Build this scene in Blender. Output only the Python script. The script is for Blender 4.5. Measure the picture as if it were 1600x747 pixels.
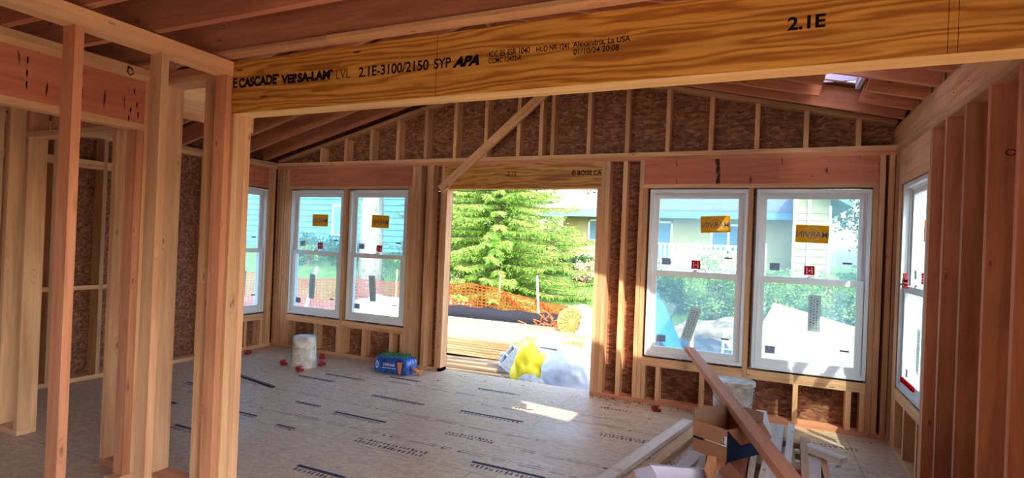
import bpy, bmesh, math, random
from mathutils import Vector, Matrix, Euler, noise
for o in list(bpy.data.objects): bpy.data.objects.remove(o)
SC = bpy.context.scene
COL = SC.collection
PI = math.pi

# ------------------------------------------------------------------ camera
CX, CY, CZ = -1.0121, -6.3220, 1.5829
YAW, PITCH, ROLL, FPX = 0.46871, 0.003174, 0.040821, 931.18
cam_data = bpy.data.cameras.new('camera')
cam = bpy.data.objects.new('camera', cam_data); COL.objects.link(cam)
SC.camera = cam
R_ = Vector((math.cos(YAW), math.sin(YAW), 0))
F_ = Vector((-math.sin(YAW)*math.cos(PITCH), math.cos(YAW)*math.cos(PITCH), math.sin(PITCH)))
U_ = R_.cross(F_)
rx = math.cos(ROLL)*R_ + math.sin(ROLL)*U_
up = -math.sin(ROLL)*R_ + math.cos(ROLL)*U_
m = Matrix((( rx.x, up.x, -F_.x, CX), (rx.y, up.y, -F_.y, CY), (rx.z, up.z, -F_.z, CZ), (0, 0, 0, 1)))
cam.matrix_world = m
cam_data.sensor_width = 36.0
cam_data.lens = FPX/1600*36.0
cam_data.shift_x = 80/1600
cam_data.clip_start = 0.05
cam_data.clip_end = 300

# ------------------------------------------------------------------ light
SUN_DIR = Vector((-0.80, 1.0, -1.35)).normalized()      # the way the light travels
sun_d = bpy.data.lights.new('sun', 'SUN'); sun_d.energy = 4.6; sun_d.angle = math.radians(0.6)
sun_d.color = (1.0, 0.93, 0.80)
sun = bpy.data.objects.new('sun', sun_d); COL.objects.link(sun)
sun.rotation_euler = SUN_DIR.to_track_quat('-Z', 'Y').to_euler()
sun.location = (6, -12, 14)
world = bpy.data.worlds.new('sky'); SC.world = world; world.use_nodes = True
wn = world.node_tree; wn.nodes.clear()
sky = wn.nodes.new('ShaderNodeTexSky'); sky.sky_type = 'NISHITA'; sky.sun_disc = False
sky.sun_elevation = math.asin(-SUN_DIR.z)
sky.sun_rotation = math.atan2(-SUN_DIR.x, -SUN_DIR.y)
sky.air_density = 1.0; sky.dust_density = 2.5; sky.ozone_density = 1.5
bg = wn.nodes.new('ShaderNodeBackground'); bg.inputs['Strength'].default_value = 0.62
wo = wn.nodes.new('ShaderNodeOutputWorld')
wn.links.new(sky.outputs[0], bg.inputs[0]); wn.links.new(bg.outputs[0], wo.inputs[0])
SC.view_settings.view_transform = 'Standard'
SC.view_settings.look = 'None'
SC.view_settings.gamma = 1.0
SC.view_settings.use_curve_mapping = False
SC.view_settings.exposure = 1.2

# ------------------------------------------------------------------ materials
def lin(c):
    f = lambda v: v/12.92 if v <= .04045 else ((v+.055)/1.055)**2.4
    return tuple(f(v/255) for v in c[:3]) + (1,)
class NT:
    def __init__(s, name):
        s.m = bpy.data.materials.new(name); s.m.use_nodes = True
        s.t = s.m.node_tree; s.t.nodes.clear()
        s.out = s.t.nodes.new('ShaderNodeOutputMaterial')
    def n(s, typ, **kw):
        nd = s.t.nodes.new('ShaderNode'+typ)
        for k, v in kw.items():
            if k in nd.inputs: nd.inputs[k].default_value = v
            else: setattr(nd, k, v)
        return nd
    def l(s, a, b): s.t.links.new(a, b)
    def bsdf(s, rough=.7, spec=.3, metal=0):
        b = s.n('BsdfPrincipled'); b.inputs['Roughness'].default_value = rough
        b.inputs['Specular IOR Level'].default_value = spec; b.inputs['Metallic'].default_value = metal
        s.l(b.outputs[0], s.out.inputs[0]); s.b = b; return b
    def coords(s, scale=(1, 1, 1), rnd=True, kind='Object'):
        tc = s.n('TexCoord'); mp = s.n('Mapping'); mp.inputs['Scale'].default_value = scale
        if rnd:
            oi = s.n('ObjectInfo'); mu = s.n('Math', operation='MULTIPLY'); s.l(oi.outputs['Random'], mu.inputs[0]); mu.inputs[1].default_value = 91.0
            ad = s.n('VectorMath', operation='ADD'); s.l(tc.outputs[kind], ad.inputs[0]); s.l(mu.outputs[0], ad.inputs[1])
            s.l(ad.outputs[0], mp.inputs['Vector'])
        else: s.l(tc.outputs[kind], mp.inputs['Vector'])
        return mp.outputs[0]
    def ramp(s, fac, stops):
        r = s.n('ValToRGB'); e = r.color_ramp.elements
        while len(e) < len(stops): e.new(.5)
        for i, (p, c) in enumerate(stops): e[i].position = p; e[i].color = c
        s.l(fac, r.inputs[0]); return r.outputs[0]
    def mix(s, fac, a, b, mode='MIX'):
        x = s.n('Mix', data_type='RGBA', blend_type=mode)
        for val, i in ((fac, 0), (a, 6), (b, 7)):
            if hasattr(val, 'node'): s.l(val, x.inputs[i])
            else: x.inputs[i].default_value = val
        return x.outputs[2]
BW = ((0, (0, 0, 0, 1)), (1, (1, 1, 1, 1)))
def gray(v): return (v, v, v, 1)

def wood(name, dark, light, stain=0.0, knot=(70, 32, 18), var=.22, rough=.75, bump=.15):
    T = NT(name); b = T.bsdf(rough, .25)
    v = T.coords((1, 1, 1))
    st = T.n('Mapping'); st.inputs['Scale'].default_value = (1.1, 16, 16); T.l(v, st.inputs[0])
    kv = T.n('Mapping'); kv.inputs['Scale'].default_value = (3.4, 9.5, 9.5); T.l(v, kv.inputs[0])
    vo = T.n('TexVoronoi', voronoi_dimensions='3D'); vo.inputs['Scale'].default_value = 1.0; vo.inputs['Randomness'].default_value = 1; T.l(kv.outputs[0], vo.inputs['Vector'])
    kd = T.ramp(vo.outputs['Distance'], ((0, gray(1)), (.22, gray(0))))
    # grain bends round the knots
    ad = T.n('VectorMath', operation='MULTIPLY_ADD'); T.l(kd, ad.inputs[0]); ad.inputs[1].default_value = (1.5, 2.5, 2.5); T.l(st.outputs[0], ad.inputs[2])
    n1 = T.n('TexNoise', Scale=1.0, Detail=6, Roughness=.62, Distortion=.6); T.l(ad.outputs[0], n1.inputs['Vector'])
    n2 = T.n('TexNoise', Scale=.9, Detail=2); T.l(v, n2.inputs['Vector'])
    g = T.ramp(n1.outputs[0], ((.28, lin(dark)), (.62, lin(light))))
    big = T.ramp(n2.outputs[0], ((.3, gray(.78)), (.7, gray(1.1))))
    g = T.mix(1.0, g, big, 'MULTIPLY')
    kk = T.ramp(vo.outputs['Distance'], ((.04, gray(.6)), (.10, gray(0))))
    g = T.mix(kk, g, lin(knot))
    if stain:
        sv = T.n('Mapping'); sv.inputs['Scale'].default_value = (16, 12, 3.0); T.l(v, sv.inputs[0])
        sn = T.n('TexNoise', Scale=1.0, Detail=3); T.l(sv.outputs[0], sn.inputs['Vector'])
        sm = T.ramp(sn.outputs[0], ((.66, gray(0)), (.70, gray(stain))))
        g = T.mix(sm, g, lin((58, 34, 30)))
    oi = T.n('ObjectInfo'); mr = T.n('MapRange'); T.l(oi.outputs['Random'], mr.inputs[0]); mr.inputs[3].default_value = 1-var; mr.inputs[4].default_value = 1+var*.6
    hs = T.n('HueSaturation'); T.l(g, hs.inputs['Color']); T.l(mr.outputs[0], hs.inputs['Value'])
    T.l(hs.outputs[0], b.inputs['Base Color'])
    bp = T.n('Bump', Strength=bump, Distance=.002); T.l(n1.outputs[0], bp.inputs['Height']); T.l(bp.outputs[0], b.inputs['Normal'])
    return T.m
M = {}
M['lvledge'] = wood('veneer_edge', (226, 176, 104), (244, 204, 140), knot=(226, 176, 104), var=.0)
M['stud'] = wood('stud_lumber', (198, 136, 94), (230, 180, 134))
M['stud_red'] = wood('reddish_lumber', (182, 112, 80), (216, 150, 110))
M['plate'] = wood('pale_lumber', (206, 148, 102), (238, 188, 138), var=.1)
M['header'] = wood('header_lumber', (186, 104, 76), (212, 130, 96), stain=1.0, var=.06)
M['rafter'] = wood('rafter_lumber', (176, 104, 74), (214, 142, 104), var=.12)
M['scrap'] = wood('weathered_scrap', (222, 202, 184), (246, 234, 220), stain=.3, var=.1)
M['scraptan'] = wood('tan_scrap', (180, 134, 92), (232, 190, 142), var=.15)
M['outlumber'] = wood('outdoor_lumber', (146, 112, 76), (196, 162, 118), var=.18)

def lvl():
    T = NT('laminated_veneer'); b = T.bsdf(.45, .4)
    v = T.coords((.55, 1.6, 5.0), rnd=False)
    n0 = T.n('TexNoise', Scale=1.6, Detail=3, Roughness=.5); T.l(v, n0.inputs['Vector'])
    ad = T.n('VectorMath', operation='MULTIPLY_ADD'); T.l(n0.outputs['Color'], ad.inputs[0]); ad.inputs[1].default_value = (1.4, 1.4, 1.4); T.l(v, ad.inputs[2])
    w = T.n('TexWave', wave_type='BANDS', bands_direction='Z', Scale=1.5, Distortion=5, Detail=3); w.inputs['Detail Scale'].default_value = 1.4
    T.l(ad.outputs[0], w.inputs['Vector'])
    g = T.ramp(w.outputs[0], ((.0, lin((170, 106, 40))), (.4, lin((200, 138, 56))), (.9, lin((218, 160, 74)))))
    fv = T.coords((1.5, 20, 60), rnd=False); fn = T.n('TexNoise', Scale=1.0, Detail=5); T.l(fv, fn.inputs['Vector'])
    g = T.mix(.45, g, T.ramp(fn.outputs[0], ((.3, gray(.45)), (.7, gray(1.2)))), 'MULTIPLY')
    kv = T.coords((1.1, 1, 5), rnd=False); vo = T.n('TexVoronoi'); vo.inputs['Scale'].default_value = 1.5; T.l(kv, vo.inputs['Vector'])
    g = T.mix(T.ramp(vo.outputs['Distance'], ((.03, gray(1)), (.06, gray(0)))), g, lin((92, 44, 16)))
    T.l(g, b.inputs['Base Color'])
    return T.m
M['lvl'] = lvl()


def osb(name, cols, floor=False):
    T = NT(name); b = T.bsdf(.7 if not floor else .42, .3 if not floor else .5)
    v = T.coords((1, 1, 1), rnd=False)
    wn_ = T.n('TexNoise', Scale=5.0, Detail=2); T.l(v, wn_.inputs['Vector'])
    vm = T.n('VectorMath', operation='MULTIPLY_ADD'); T.l(wn_.outputs['Color'], vm.inputs[0]); vm.inputs[1].default_value = (.12, .12, .12); T.l(v, vm.inputs[2])
    outs = []
    for sc_, rot in (((14, 40, 62), 0.0), ((22, 44, 50), .5)):
        mp = T.n('Mapping'); mp.inputs['Scale'].default_value = sc_; mp.inputs['Rotation'].default_value = (rot*.5, rot, rot); T.l(vm.outputs[0], mp.inputs[0])
        vo = T.n('TexVoronoi'); vo.inputs['Scale'].default_value = 1.0; T.l(mp.outputs[0], vo.inputs['Vector'])
        sp = T.n('SeparateColor'); T.l(vo.outputs['Color'], sp.inputs[0]); outs.append(sp.outputs[0])
    sel = T.n('TexNoise', Scale=9.0, Detail=1); T.l(v, sel.inputs['Vector'])
    f = T.mix(T.ramp(sel.outputs[0], ((.47, gray(0)), (.53, gray(1)))), outs[0], outs[1])
    g = T.ramp(f, [(i/(len(cols)-1), lin(c)) for i, c in enumerate(cols)])
    fn = T.n('TexNoise', Scale=70.0, Detail=3); T.l(v, fn.inputs['Vector'])
    g = T.mix(.5, g, T.ramp(fn.outputs[0], ((.3, gray(.6)), (.7, gray(1.2)))), 'MULTIPLY')
    if floor:
        # sheets 2.44 x 1.22, staggered; seams and nail rows
        br = T.n('TexBrick', offset=.5); br.inputs['Scale'].default_value = 1.0
        br.inputs['Brick Width'].default_value = 2.44; br.inputs['Row Height'].default_value = 1.22
        br.inputs['Mortar Size'].default_value = .004; br.inputs['Mortar Smooth'].default_value = .2
        br.inputs['Color1'].default_value = gray(1); br.inputs['Color2'].default_value = gray(.93); br.inputs['Mortar'].default_value = gray(.22)
        sh = T.n('Mapping'); sh.inputs['Location'].default_value = (.3, .16, 0); T.l(v, sh.inputs[0]); T.l(sh.outputs[0], br.inputs['Vector'])
        g = T.mix(1.0, g, br.outputs[0], 'MULTIPLY')
        nv = T.n('Mapping'); nv.inputs['Scale'].default_value = (8.2, 2.46, 1); T.l(v, nv.inputs[0])
        vo = T.n('TexVoronoi', Randomness=.35); vo.inputs['Scale'].default_value = 1.0; T.l(nv.outputs[0], vo.inputs['Vector'])
        g = T.mix(T.ramp(vo.outputs['Distance'], ((.035, gray(.55)), (.06, gray(0)))), g, lin((60, 50, 48)))
        # dust: pale dry film, patchy
        dn = T.n('TexNoise', Scale=1.3, Detail=5, Roughness=.6); T.l(v, dn.inputs['Vector'])
        g = T.mix(T.ramp(dn.outputs[0], ((.35, gray(.12)), (.7, gray(.5)))), g, lin((210, 190, 170)))
        d2 = T.n('TexNoise', Scale=14, Detail=4, Roughness=.7); T.l(v, d2.inputs['Vector'])
        g = T.mix(T.ramp(d2.outputs[0], ((.56, gray(0)), (.72, gray(.5)))), g, lin((110, 92, 84)))
        T.l(T.ramp(dn.outputs[0], ((.3, gray(.38)), (.7, gray(.62)))), b.inputs['Roughness'])
    T.l(g, b.inputs['Base Color'])
    bp = T.n('Bump', Strength=.25, Distance=.002); T.l(f, bp.inputs['Height']); T.l(bp.outputs[0], b.inputs['Normal'])
    return T.m
M['osb'] = osb('sheathing_board', ((98, 60, 42), (126, 80, 56), (144, 94, 66), (172, 120, 88)))
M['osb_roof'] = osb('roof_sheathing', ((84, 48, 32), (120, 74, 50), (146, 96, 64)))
M['floor'] = osb('subfloor_board', ((178, 142, 108), (192, 156, 120), (204, 168, 132), (218, 184, 148)), floor=True)

def plain(name, c, rough=.6, spec=.3, metal=0, nscale=0, c2=None, bump=0, trans=0):
    T = NT(name); b = T.bsdf(rough, spec, metal)
    if nscale:
        v = T.coords((1, 1, 1)); n = T.n('TexNoise', Scale=nscale, Detail=5); T.l(v, n.inputs['Vector'])
        T.l(T.ramp(n.outputs[0], ((.35, lin(c)), (.65, lin(c2 or c)))), b.inputs['Base Color'])
        if bump:
            bp = T.n('Bump', Strength=bump, Distance=.02); T.l(n.outputs[0], bp.inputs['Height']); T.l(bp.outputs[0], b.inputs['Normal'])
    else: b.inputs['Base Color'].default_value = lin(c)
    return T.m
M['vinyl'] = plain('white_vinyl', (226, 226, 226), .35, .5)
M['ink'] = plain('black_ink', (22, 18, 18), .8, .1)
M['inkblue'] = plain('faded_ink', (58, 60, 84), .8, .1)
M['black'] = plain('black_rubber', (25, 24, 24), .6)
M['yellow'] = plain('yellow_label', (226, 168, 40), .5, nscale=9, c2=(236, 186, 60))
M['palelabel'] = plain('pale_yellow_print', (240, 206, 110), .5)
M['red'] = plain('red_label', (196, 30, 44), .5)
def sticker(name, c):
    T = NT(name); d = T.n('BsdfDiffuse'); t = T.n('BsdfTranslucent'); ms = T.n('MixShader'); ms.inputs[0].default_value = .6
    d.inputs[0].default_value = lin(c); t.inputs[0].default_value = lin(c)
    T.l(d.outputs[0], ms.inputs[1]); T.l(t.outputs[0], ms.inputs[2]); T.l(ms.outputs[0], T.out.inputs[0]); return T.m
M['yellow'] = sticker('yellow_label', (226, 168, 40)); M['palelabel'] = sticker('pale_yellow_print', (240, 206, 110)); M['red'] = sticker('red_label', (206, 34, 48))
M['greylabel'] = sticker('grey_label', (176, 178, 186)); M['sheet'] = sticker('paper_label', (206, 208, 202))
M['slipmark'] = sticker('slip_mark', (110, 112, 122))
M['white'] = plain('white_print', (240, 240, 240), .5)
M['darkmark'] = plain('dark_mark', (96, 98, 108), .6)
M['bucket'] = plain('dirty_white_plastic', (176, 158, 138), .5, .4, nscale=11, c2=(228, 224, 218))
M['card'] = plain('cardboard', (160, 112, 82), .8, .1, nscale=6, c2=(172, 124, 92))
M['cardin'] = plain('cardboard_inside', (150, 116, 92), .85, .1)
M['navy'] = plain('navy_print', (26, 38, 66), .6, .2)
M['cardwhite'] = plain('white_card', (216, 206, 222), .7, .2, nscale=4, c2=(204, 196, 214))
M['redplastic'] = plain('red_plastic', (150, 22, 26), .35, .5)
M['steel'] = plain('galvanised_steel', (130, 128, 126), .4, .5, .8)
M['rust'] = plain('dark_steel', (62, 46, 42), .5, .4, .5)
M['concrete'] = plain('concrete_block', (150, 160, 172), .9, .1, nscale=22, c2=(172, 182, 194), bump=.4)
M['orange'] = plain('orange_netting', (240, 96, 40), .6)
M['blacktarp'] = plain('black_silt_fence', (44, 46, 54), .55, .3)
M['bluetarp'] = plain('blue_tarp', (30, 120, 214), .4, .4, nscale=4, c2=(42, 138, 226), bump=.2)
M['whitetarp'] = plain('white_plastic_sheet', (222, 228, 236), .35, .5, nscale=5, c2=(236, 240, 244), bump=.4)
M['yellowbag'] = plain('yellow_bag', (236, 214, 30), .45, .3, nscale=5, c2=(244, 226, 60), bump=.3)
M['siding'] = plain('cream_siding', (170, 162, 112), .7, .2, nscale=3, c2=(180, 172, 124))
M['sidingblue'] = plain('blue_siding', (92, 146, 178), .7, .2, nscale=3, c2=(104, 158, 190))
M['fascia'] = plain('roof_shade_blue', (96, 140, 168), .6)  # blue of the shadow band beneath the eave, put into the colour
M['trimwhite'] = plain('white_trim', (238, 240, 240), .5)
M['shingle'] = plain('grey_shingles', (92, 100, 118), .85, .1, nscale=14, c2=(112, 120, 138), bump=.3)
M['houseglass'] = plain('dark_window', (96, 132, 150), .1, .6)
M['bark'] = plain('pale_bark', (128, 120, 106), .9, .1, nscale=9, c2=(164, 156, 142), bump=.6)
M['darkbark'] = plain('brown_bark', (104, 82, 66), .9, .1, nscale=9, c2=(136, 112, 92), bump=.6)
M['rock'] = plain('rock', (112, 98, 82), .9, .1, nscale=6, c2=(160, 144, 124), bump=.5)
M['ply'] = plain('plywood_sheet', (168, 132, 88), .6, .2, nscale=2.2, c2=(180, 146, 102))
M['stake'] = plain('orange_stake', (222, 150, 104), .7)
M['cloth'] = plain('grey_cloth', (120, 116, 116), .9)
M['bluewrap'] = plain('blue_plastic_wrap', (18, 44, 112), .15, .7, nscale=14, c2=(40, 100, 190))  # lighter blue blotches are highlights painted into the wrap
M['bottlecap'] = plain('green_cap', (40, 110, 60), .4)
M['skin_orange'] = plain('orange_print', (214, 128, 62), .4)
M['gap_daylight'] = plain('sunlit_gap', (222, 226, 222), .6)  # pale colour standing in for daylight in a gap

def leafmat(name, c, c2, tr=.45):
    T = NT(name)
    gi = T.n('NewGeometry'); v = T.coords((1, 1, 1), rnd=False)
    n = T.n('TexNoise', Scale=2.2, Detail=3); T.l(v, n.inputs['Vector'])
    col = T.mix(gi.outputs['Random Per Island'], lin(c), lin(c2))
    col = T.mix(T.ramp(n.outputs[0], ((.4, gray(0)), (.6, gray(.6)))), col, lin(tuple(int(q*.72) for q in c)))
    d = T.n('BsdfDiffuse'); t = T.n('BsdfTranslucent'); ms = T.n('MixShader', ); ms.inputs[0].default_value = tr
    T.l(col, d.inputs[0]); T.l(col, t.inputs[0]); T.l(d.outputs[0], ms.inputs[1]); T.l(t.outputs[0], ms.inputs[2]); T.l(ms.outputs[0], T.out.inputs[0])
    return T.m
M['needle'] = leafmat('spruce_needles', (112, 168, 66), (196, 226, 122))
M['leaf'] = leafmat('broad_leaves', (120, 160, 84), (190, 212, 130))
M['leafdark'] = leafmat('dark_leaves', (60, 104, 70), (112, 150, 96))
M['grass'] = leafmat('grass_blades', (72, 112, 50), (118, 156, 82))
M['drygrass'] = leafmat('dry_stalks', (200, 184, 140), (224, 214, 176), .2)

def glassmat():
    T = NT('window_glass')
    tr = T.n('BsdfTransparent'); tr.inputs[0].default_value = (.84, .95, .97, 1)
    gl = T.n('BsdfGlossy'); gl.inputs['Roughness'].default_value = .02
    df = T.n('BsdfDiffuse'); df.inputs[0].default_value = (.55, .78, .9, 1)
    tl = T.n('BsdfTranslucent'); tl.inputs[0].default_value = (.42, .68, .82, 1)
    a = T.n('AddShader'); m0 = T.n('MixShader'); m0.inputs[0].default_value = .5
    T.l(df.outputs[0], m0.inputs[1]); T.l(tl.outputs[0], m0.inputs[2])
    m1 = T.n('MixShader'); m1.inputs[0].default_value = .22       # pale blue haze mixed into the pane colour
    T.l(tr.outputs[0], m1.inputs[1]); T.l(m0.outputs[0], m1.inputs[2])
    lw = T.n('LayerWeight'); pw = T.n('Math', operation='POWER'); T.l(lw.outputs['Facing'], pw.inputs[0]); pw.inputs[1].default_value = 4.0
    fr = T.n('Math', operation='MULTIPLY_ADD'); T.l(pw.outputs[0], fr.inputs[0]); fr.inputs[1].default_value = .45; fr.inputs[2].default_value = .03
    m2 = T.n('MixShader')
    T.l(fr.outputs[0], m2.inputs[0]); T.l(m1.outputs[0], m2.inputs[1]); T.l(gl.outputs[0], m2.inputs[2]); T.l(m2.outputs[0], T.out.inputs[0])
    return T.m
M['glass'] = glassmat()
def clearfilm():
    T = NT('clear_plastic_film')
    tr = T.n('BsdfTransparent'); tr.inputs[0].default_value = (.9, .95, 1, 1)
    b = T.n('BsdfPrincipled'); b.inputs['Base Color'].default_value = lin((214, 224, 240)); b.inputs['Roughness'].default_value = .3
    m_ = T.n('MixShader'); m_.inputs[0].default_value = .75
    T.l(tr.outputs[0], m_.inputs[1]); T.l(b.outputs[0], m_.inputs[2]); T.l(m_.outputs[0], T.out.inputs[0]); return T.m
M['film'] = clearfilm()
def groundmat():
    T = NT('yard_ground'); b = T.bsdf(.95, .1)
    v = T.coords((1, 1, 1), rnd=False)
    n = T.n('TexNoise', Scale=3.5, Detail=8, Roughness=.7); T.l(v, n.inputs['Vector'])
    dirt = T.ramp(n.outputs[0], ((.3, lin((84, 74, 64))), (.6, lin((132, 116, 98))), (.8, lin((164, 148, 128)))))
    grass = T.ramp(n.outputs[0], ((.3, lin((64, 92, 46))), (.7, lin((112, 140, 78)))))
    sp = T.n('SeparateXYZ'); T.l(v, sp.inputs[0])
    n2 = T.n('TexNoise', Scale=.8, Detail=4); T.l(v, n2.inputs['Vector'])
    ma = T.n('Math', operation='MULTIPLY_ADD'); T.l(n2.outputs[0], ma.inputs[0]); ma.inputs[1].default_value = 3.0; T.l(sp.outputs[1], ma.inputs[2])
    f = T.n('MapRange'); T.l(ma.outputs[0], f.inputs[0]); f.inputs[1].default_value = 10.6; f.inputs[2].default_value = 11.2
    T.l(T.mix(f.outputs[0], dirt, grass), b.inputs['Base Color'])
    bp = T.n('Bump', Strength=.6, Distance=.05); T.l(n.outputs[0], bp.inputs['Height']); T.l(bp.outputs[0], b.inputs['Normal'])
    return T.m
M['ground'] = groundmat()

# ------------------------------------------------------------------ helpers
def tag(o, label=None, cat=None, group=None, kind=None):
    if label: o['label'] = label
    if cat: o['category'] = cat
    if group: o['group'] = group
    if kind: o['kind'] = kind
    return o
def link(name, me, mat=None, parent=None, loc=None):
    o = bpy.data.objects.new(name, me); COL.objects.link(o)
    if mat is not None and me is not None and not me.materials:
        for q in (mat if isinstance(mat, (list, tuple)) else (mat,)): me.materials.append(q)
    if loc is not None: o.location = loc
    if parent is not None: o.parent = parent
    return o
def finish(bm, name, mat, parent=None, smooth=False, loc=None, bevel=0):
    if bevel:
        bmesh.ops.bevel(bm, geom=[e for e in bm.edges if e.is_manifold and e.calc_face_angle(0) > .5], offset=bevel, segments=1, affect='EDGES', clamp_overlap=True)
    bmesh.ops.recalc_face_normals(bm, faces=bm.faces)
    me = bpy.data.meshes.new(name); bm.to_mesh(me); bm.free()
    if smooth:
        for p in me.polygons: p.use_smooth = True
    return link(name, me, mat, parent, loc)
def bx(bm, x0, x1, y0, y1, z0, z1, mi=0):
    v = [bm.verts.new(p) for p in ((x0, y0, z0), (x1, y0, z0), (x1, y1, z0), (x0, y1, z0), (x0, y0, z1), (x1, y0, z1), (x1, y1, z1), (x0, y1, z1))]
    for f in ((0, 3, 2, 1), (4, 5, 6, 7), (0, 1, 5, 4), (1, 2, 6, 5), (2, 3, 7, 6), (3, 0, 4, 7)):
        bm.faces.new([v[i] for i in f]).material_index = mi
    return v
def empty(name, loc=(0, 0, 0), rz=0):
    o = bpy.data.objects.new(name, None); COL.objects.link(o); o.location = loc; o.rotation_euler = (0, 0, rz)
    o.empty_display_size = .1; return o
def frame_of(d, upv=Vector((0, 0, 1))):
    X = d.normalized()
    if abs(X.dot(upv)) > .999: upv = Vector((0, 1, 0))
    Y = upv.cross(X).normalized(); Z = X.cross(Y)
    return Matrix((X, Y, Z)).transposed()
def board(name, x0, x1, y0, y1, z0, z1, mat='stud', parent=None, bevel=.0025):
    """A straight piece of lumber; its own local X runs along the grain."""
    s = Vector((x1-x0, y1-y0, z1-z0)); c = Vector(((x0+x1)/2, (y0+y1)/2, (z0+z1)/2))
    k = max(range(3), key=lambda i: s[i])
    rot = (Matrix.Identity(3), Matrix(((0, -1, 0), (1, 0, 0), (0, 0, 1))), Matrix(((0, 0, -1), (0, 1, 0), (1, 0, 0))))[k]
    h = rot.transposed() @ s; h = Vector((abs(h.x), abs(h.y), abs(h.z)))/2
    bm = bmesh.new(); bx(bm, -h.x, h.x, -h.y, h.y, -h.z, h.z)
    o = finish(bm, name, M[mat], parent, bevel=bevel)
    o.matrix_local = Matrix.Translation(c) @ rot.to_4x4()
    return o
def slant(name, p0, p1, w, t, mat='stud', upv=Vector((0, 0, 1)), parent=None, base=False, twist=0, notch=False, bevel=.0025):
    """Lumber from p0 to p1: w across, t thick. base=True: p0-p1 is the middle of the underside."""
    p0, p1 = Vector(p0), Vector(p1); L = (p1-p0).length
    R = frame_of(p1-p0, upv)
    if twist: R = R @ Matrix.Rotation(twist, 3, 'X')
    bm = bmesh.new(); z0 = 0 if base else -t/2
    bx(bm, -L/2, L/2, -w/2, w/2, z0, z0+t)
    o = finish(bm, name, M[mat], parent, bevel=bevel)
    o.matrix_local = Matrix.Translation((p0+p1)/2) @ R.to_4x4()
    return o
def lathe(bm, prof, seg=32, mi=0, c=(0, 0, 0)):
    rings = []
    for r, z in prof:
        rings.append([bm.verts.new((c[0]+r*math.cos(2*PI*i/seg), c[1]+r*math.sin(2*PI*i/seg), c[2]+z)) for i in range(seg)])
    for a, b in zip(rings, rings[1:]):
        for i in range(seg): bm.faces.new((a[i], a[(i+1) % seg], b[(i+1) % seg], b[i])).material_index = mi
    for rr, rev in ((rings[0], True), (rings[-1], False)):
        bm.faces.new(rr[::-1] if rev else rr).material_index = mi
def tube(bm, pts, r, seg=8, mi=0):
    pts = [Vector(p) for p in pts]; rings = []
    for i, p in enumerate(pts):
        d = pts[min(i+1, len(pts)-1)]-pts[max(i-1, 0)]; R = frame_of(d)
        rr = r[i] if isinstance(r, (list, tuple)) else r
        rings.append([bm.verts.new(p+R @ Vector((0, rr*math.cos(2*PI*k/seg), rr*math.sin(2*PI*k/seg)))) for k in range(seg)])
    for a, b in zip(rings, rings[1:]):
        for k in range(seg): bm.faces.new((a[k], a[(k+1) % seg], b[(k+1) % seg], b[k])).material_index = mi
    bm.faces.new(rings[0][::-1]).material_index = mi; bm.faces.new(rings[-1]).material_index = mi
def cells(bm, a0, a1, b0, b1, holes, emit):
    A = sorted({a0, a1, *[h[0] for h in holes], *[h[1] for h in holes]}); B = sorted({b0, b1, *[h[2] for h in holes], *[h[3] for h in holes]})
    A = [a for a in A if a0 <= a <= a1]; B = [b for b in B if b0 <= b <= b1]
    for p, q in zip(A, A[1:]):
        for r, s in zip(B, B[1:]):
            ca, cb = (p+q)/2, (r+s)/2
            if any(h[0] < ca < h[1] and h[2] < cb < h[3] for h in holes): continue
            emit(p, q, r, s)
ORD = ['first', 'second', 'third', 'fourth', 'fifth', 'sixth', 'seventh', 'eighth', 'ninth', 'tenth', 'eleventh', 'twelfth', 'thirteenth', 'fourteenth', 'fifteenth', 'sixteenth', 'seventeenth']

_textn = 0
def text_mesh(body, bold=0.0):
    cu = bpy.data.curves.new('lettering', 'FONT'); cu.body = body; cu.size = 1; cu.extrude = .0; cu.offset = bold
    to = bpy.data.objects.new('lettering', cu); COL.objects.link(to)
    dg = bpy.context.evaluated_depsgraph_get()
    me = bpy.data.meshes.new_from_object(to.evaluated_get(dg))
    bpy.data.objects.remove(to); bpy.data.curves.remove(cu)
    return me
def lettering(name, body, x0, x1, z0, z1, place, mat, parent, bold=0, shear=0, mirror=False, thick=.0008):
    """Printed text fitted to a box; place(u, v, d) -> local point (d = how far off the surface)."""
    me = text_mesh(body, bold)
    xs = [v.co.x for v in me.vertices]; ys = [v.co.y for v in me.vertices]
    ax, bxx, ay, by = min(xs), max(xs), min(ys), max(ys)
    for v in me.vertices:
        u = (v.co.x-ax)/(bxx-ax); w = (v.co.y-ay)/(by-ay)
        if mirror: u = 1-u
        v.co = Vector(place(x0+u*(x1-x0)+shear*(w-.5)*(z1-z0), z0+w*(z1-z0), thick))
    me.materials.clear()
    return link(name, me, M[mat], parent)

# ------------------------------------------------------------------ structure
ZP, ZT, ZG, ZH = 2.488, 2.530, 2.572, 2.203      # plate, second plate, top, header underside
XL, YS = -7.15, -9.0
T4 = .042; D6 = .14
RX, RZ = -3.30, 3.565                             # ridge
def roofz(x): return 2.749-.243*x if x > RX else 2.57+.2585*(x-XL)
def ground_z(x, y):
    t = max(0, min(1, (y-8.8)/4.6)); t = t*t*(3-2*t)
    return -.6+1.55*t

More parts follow.
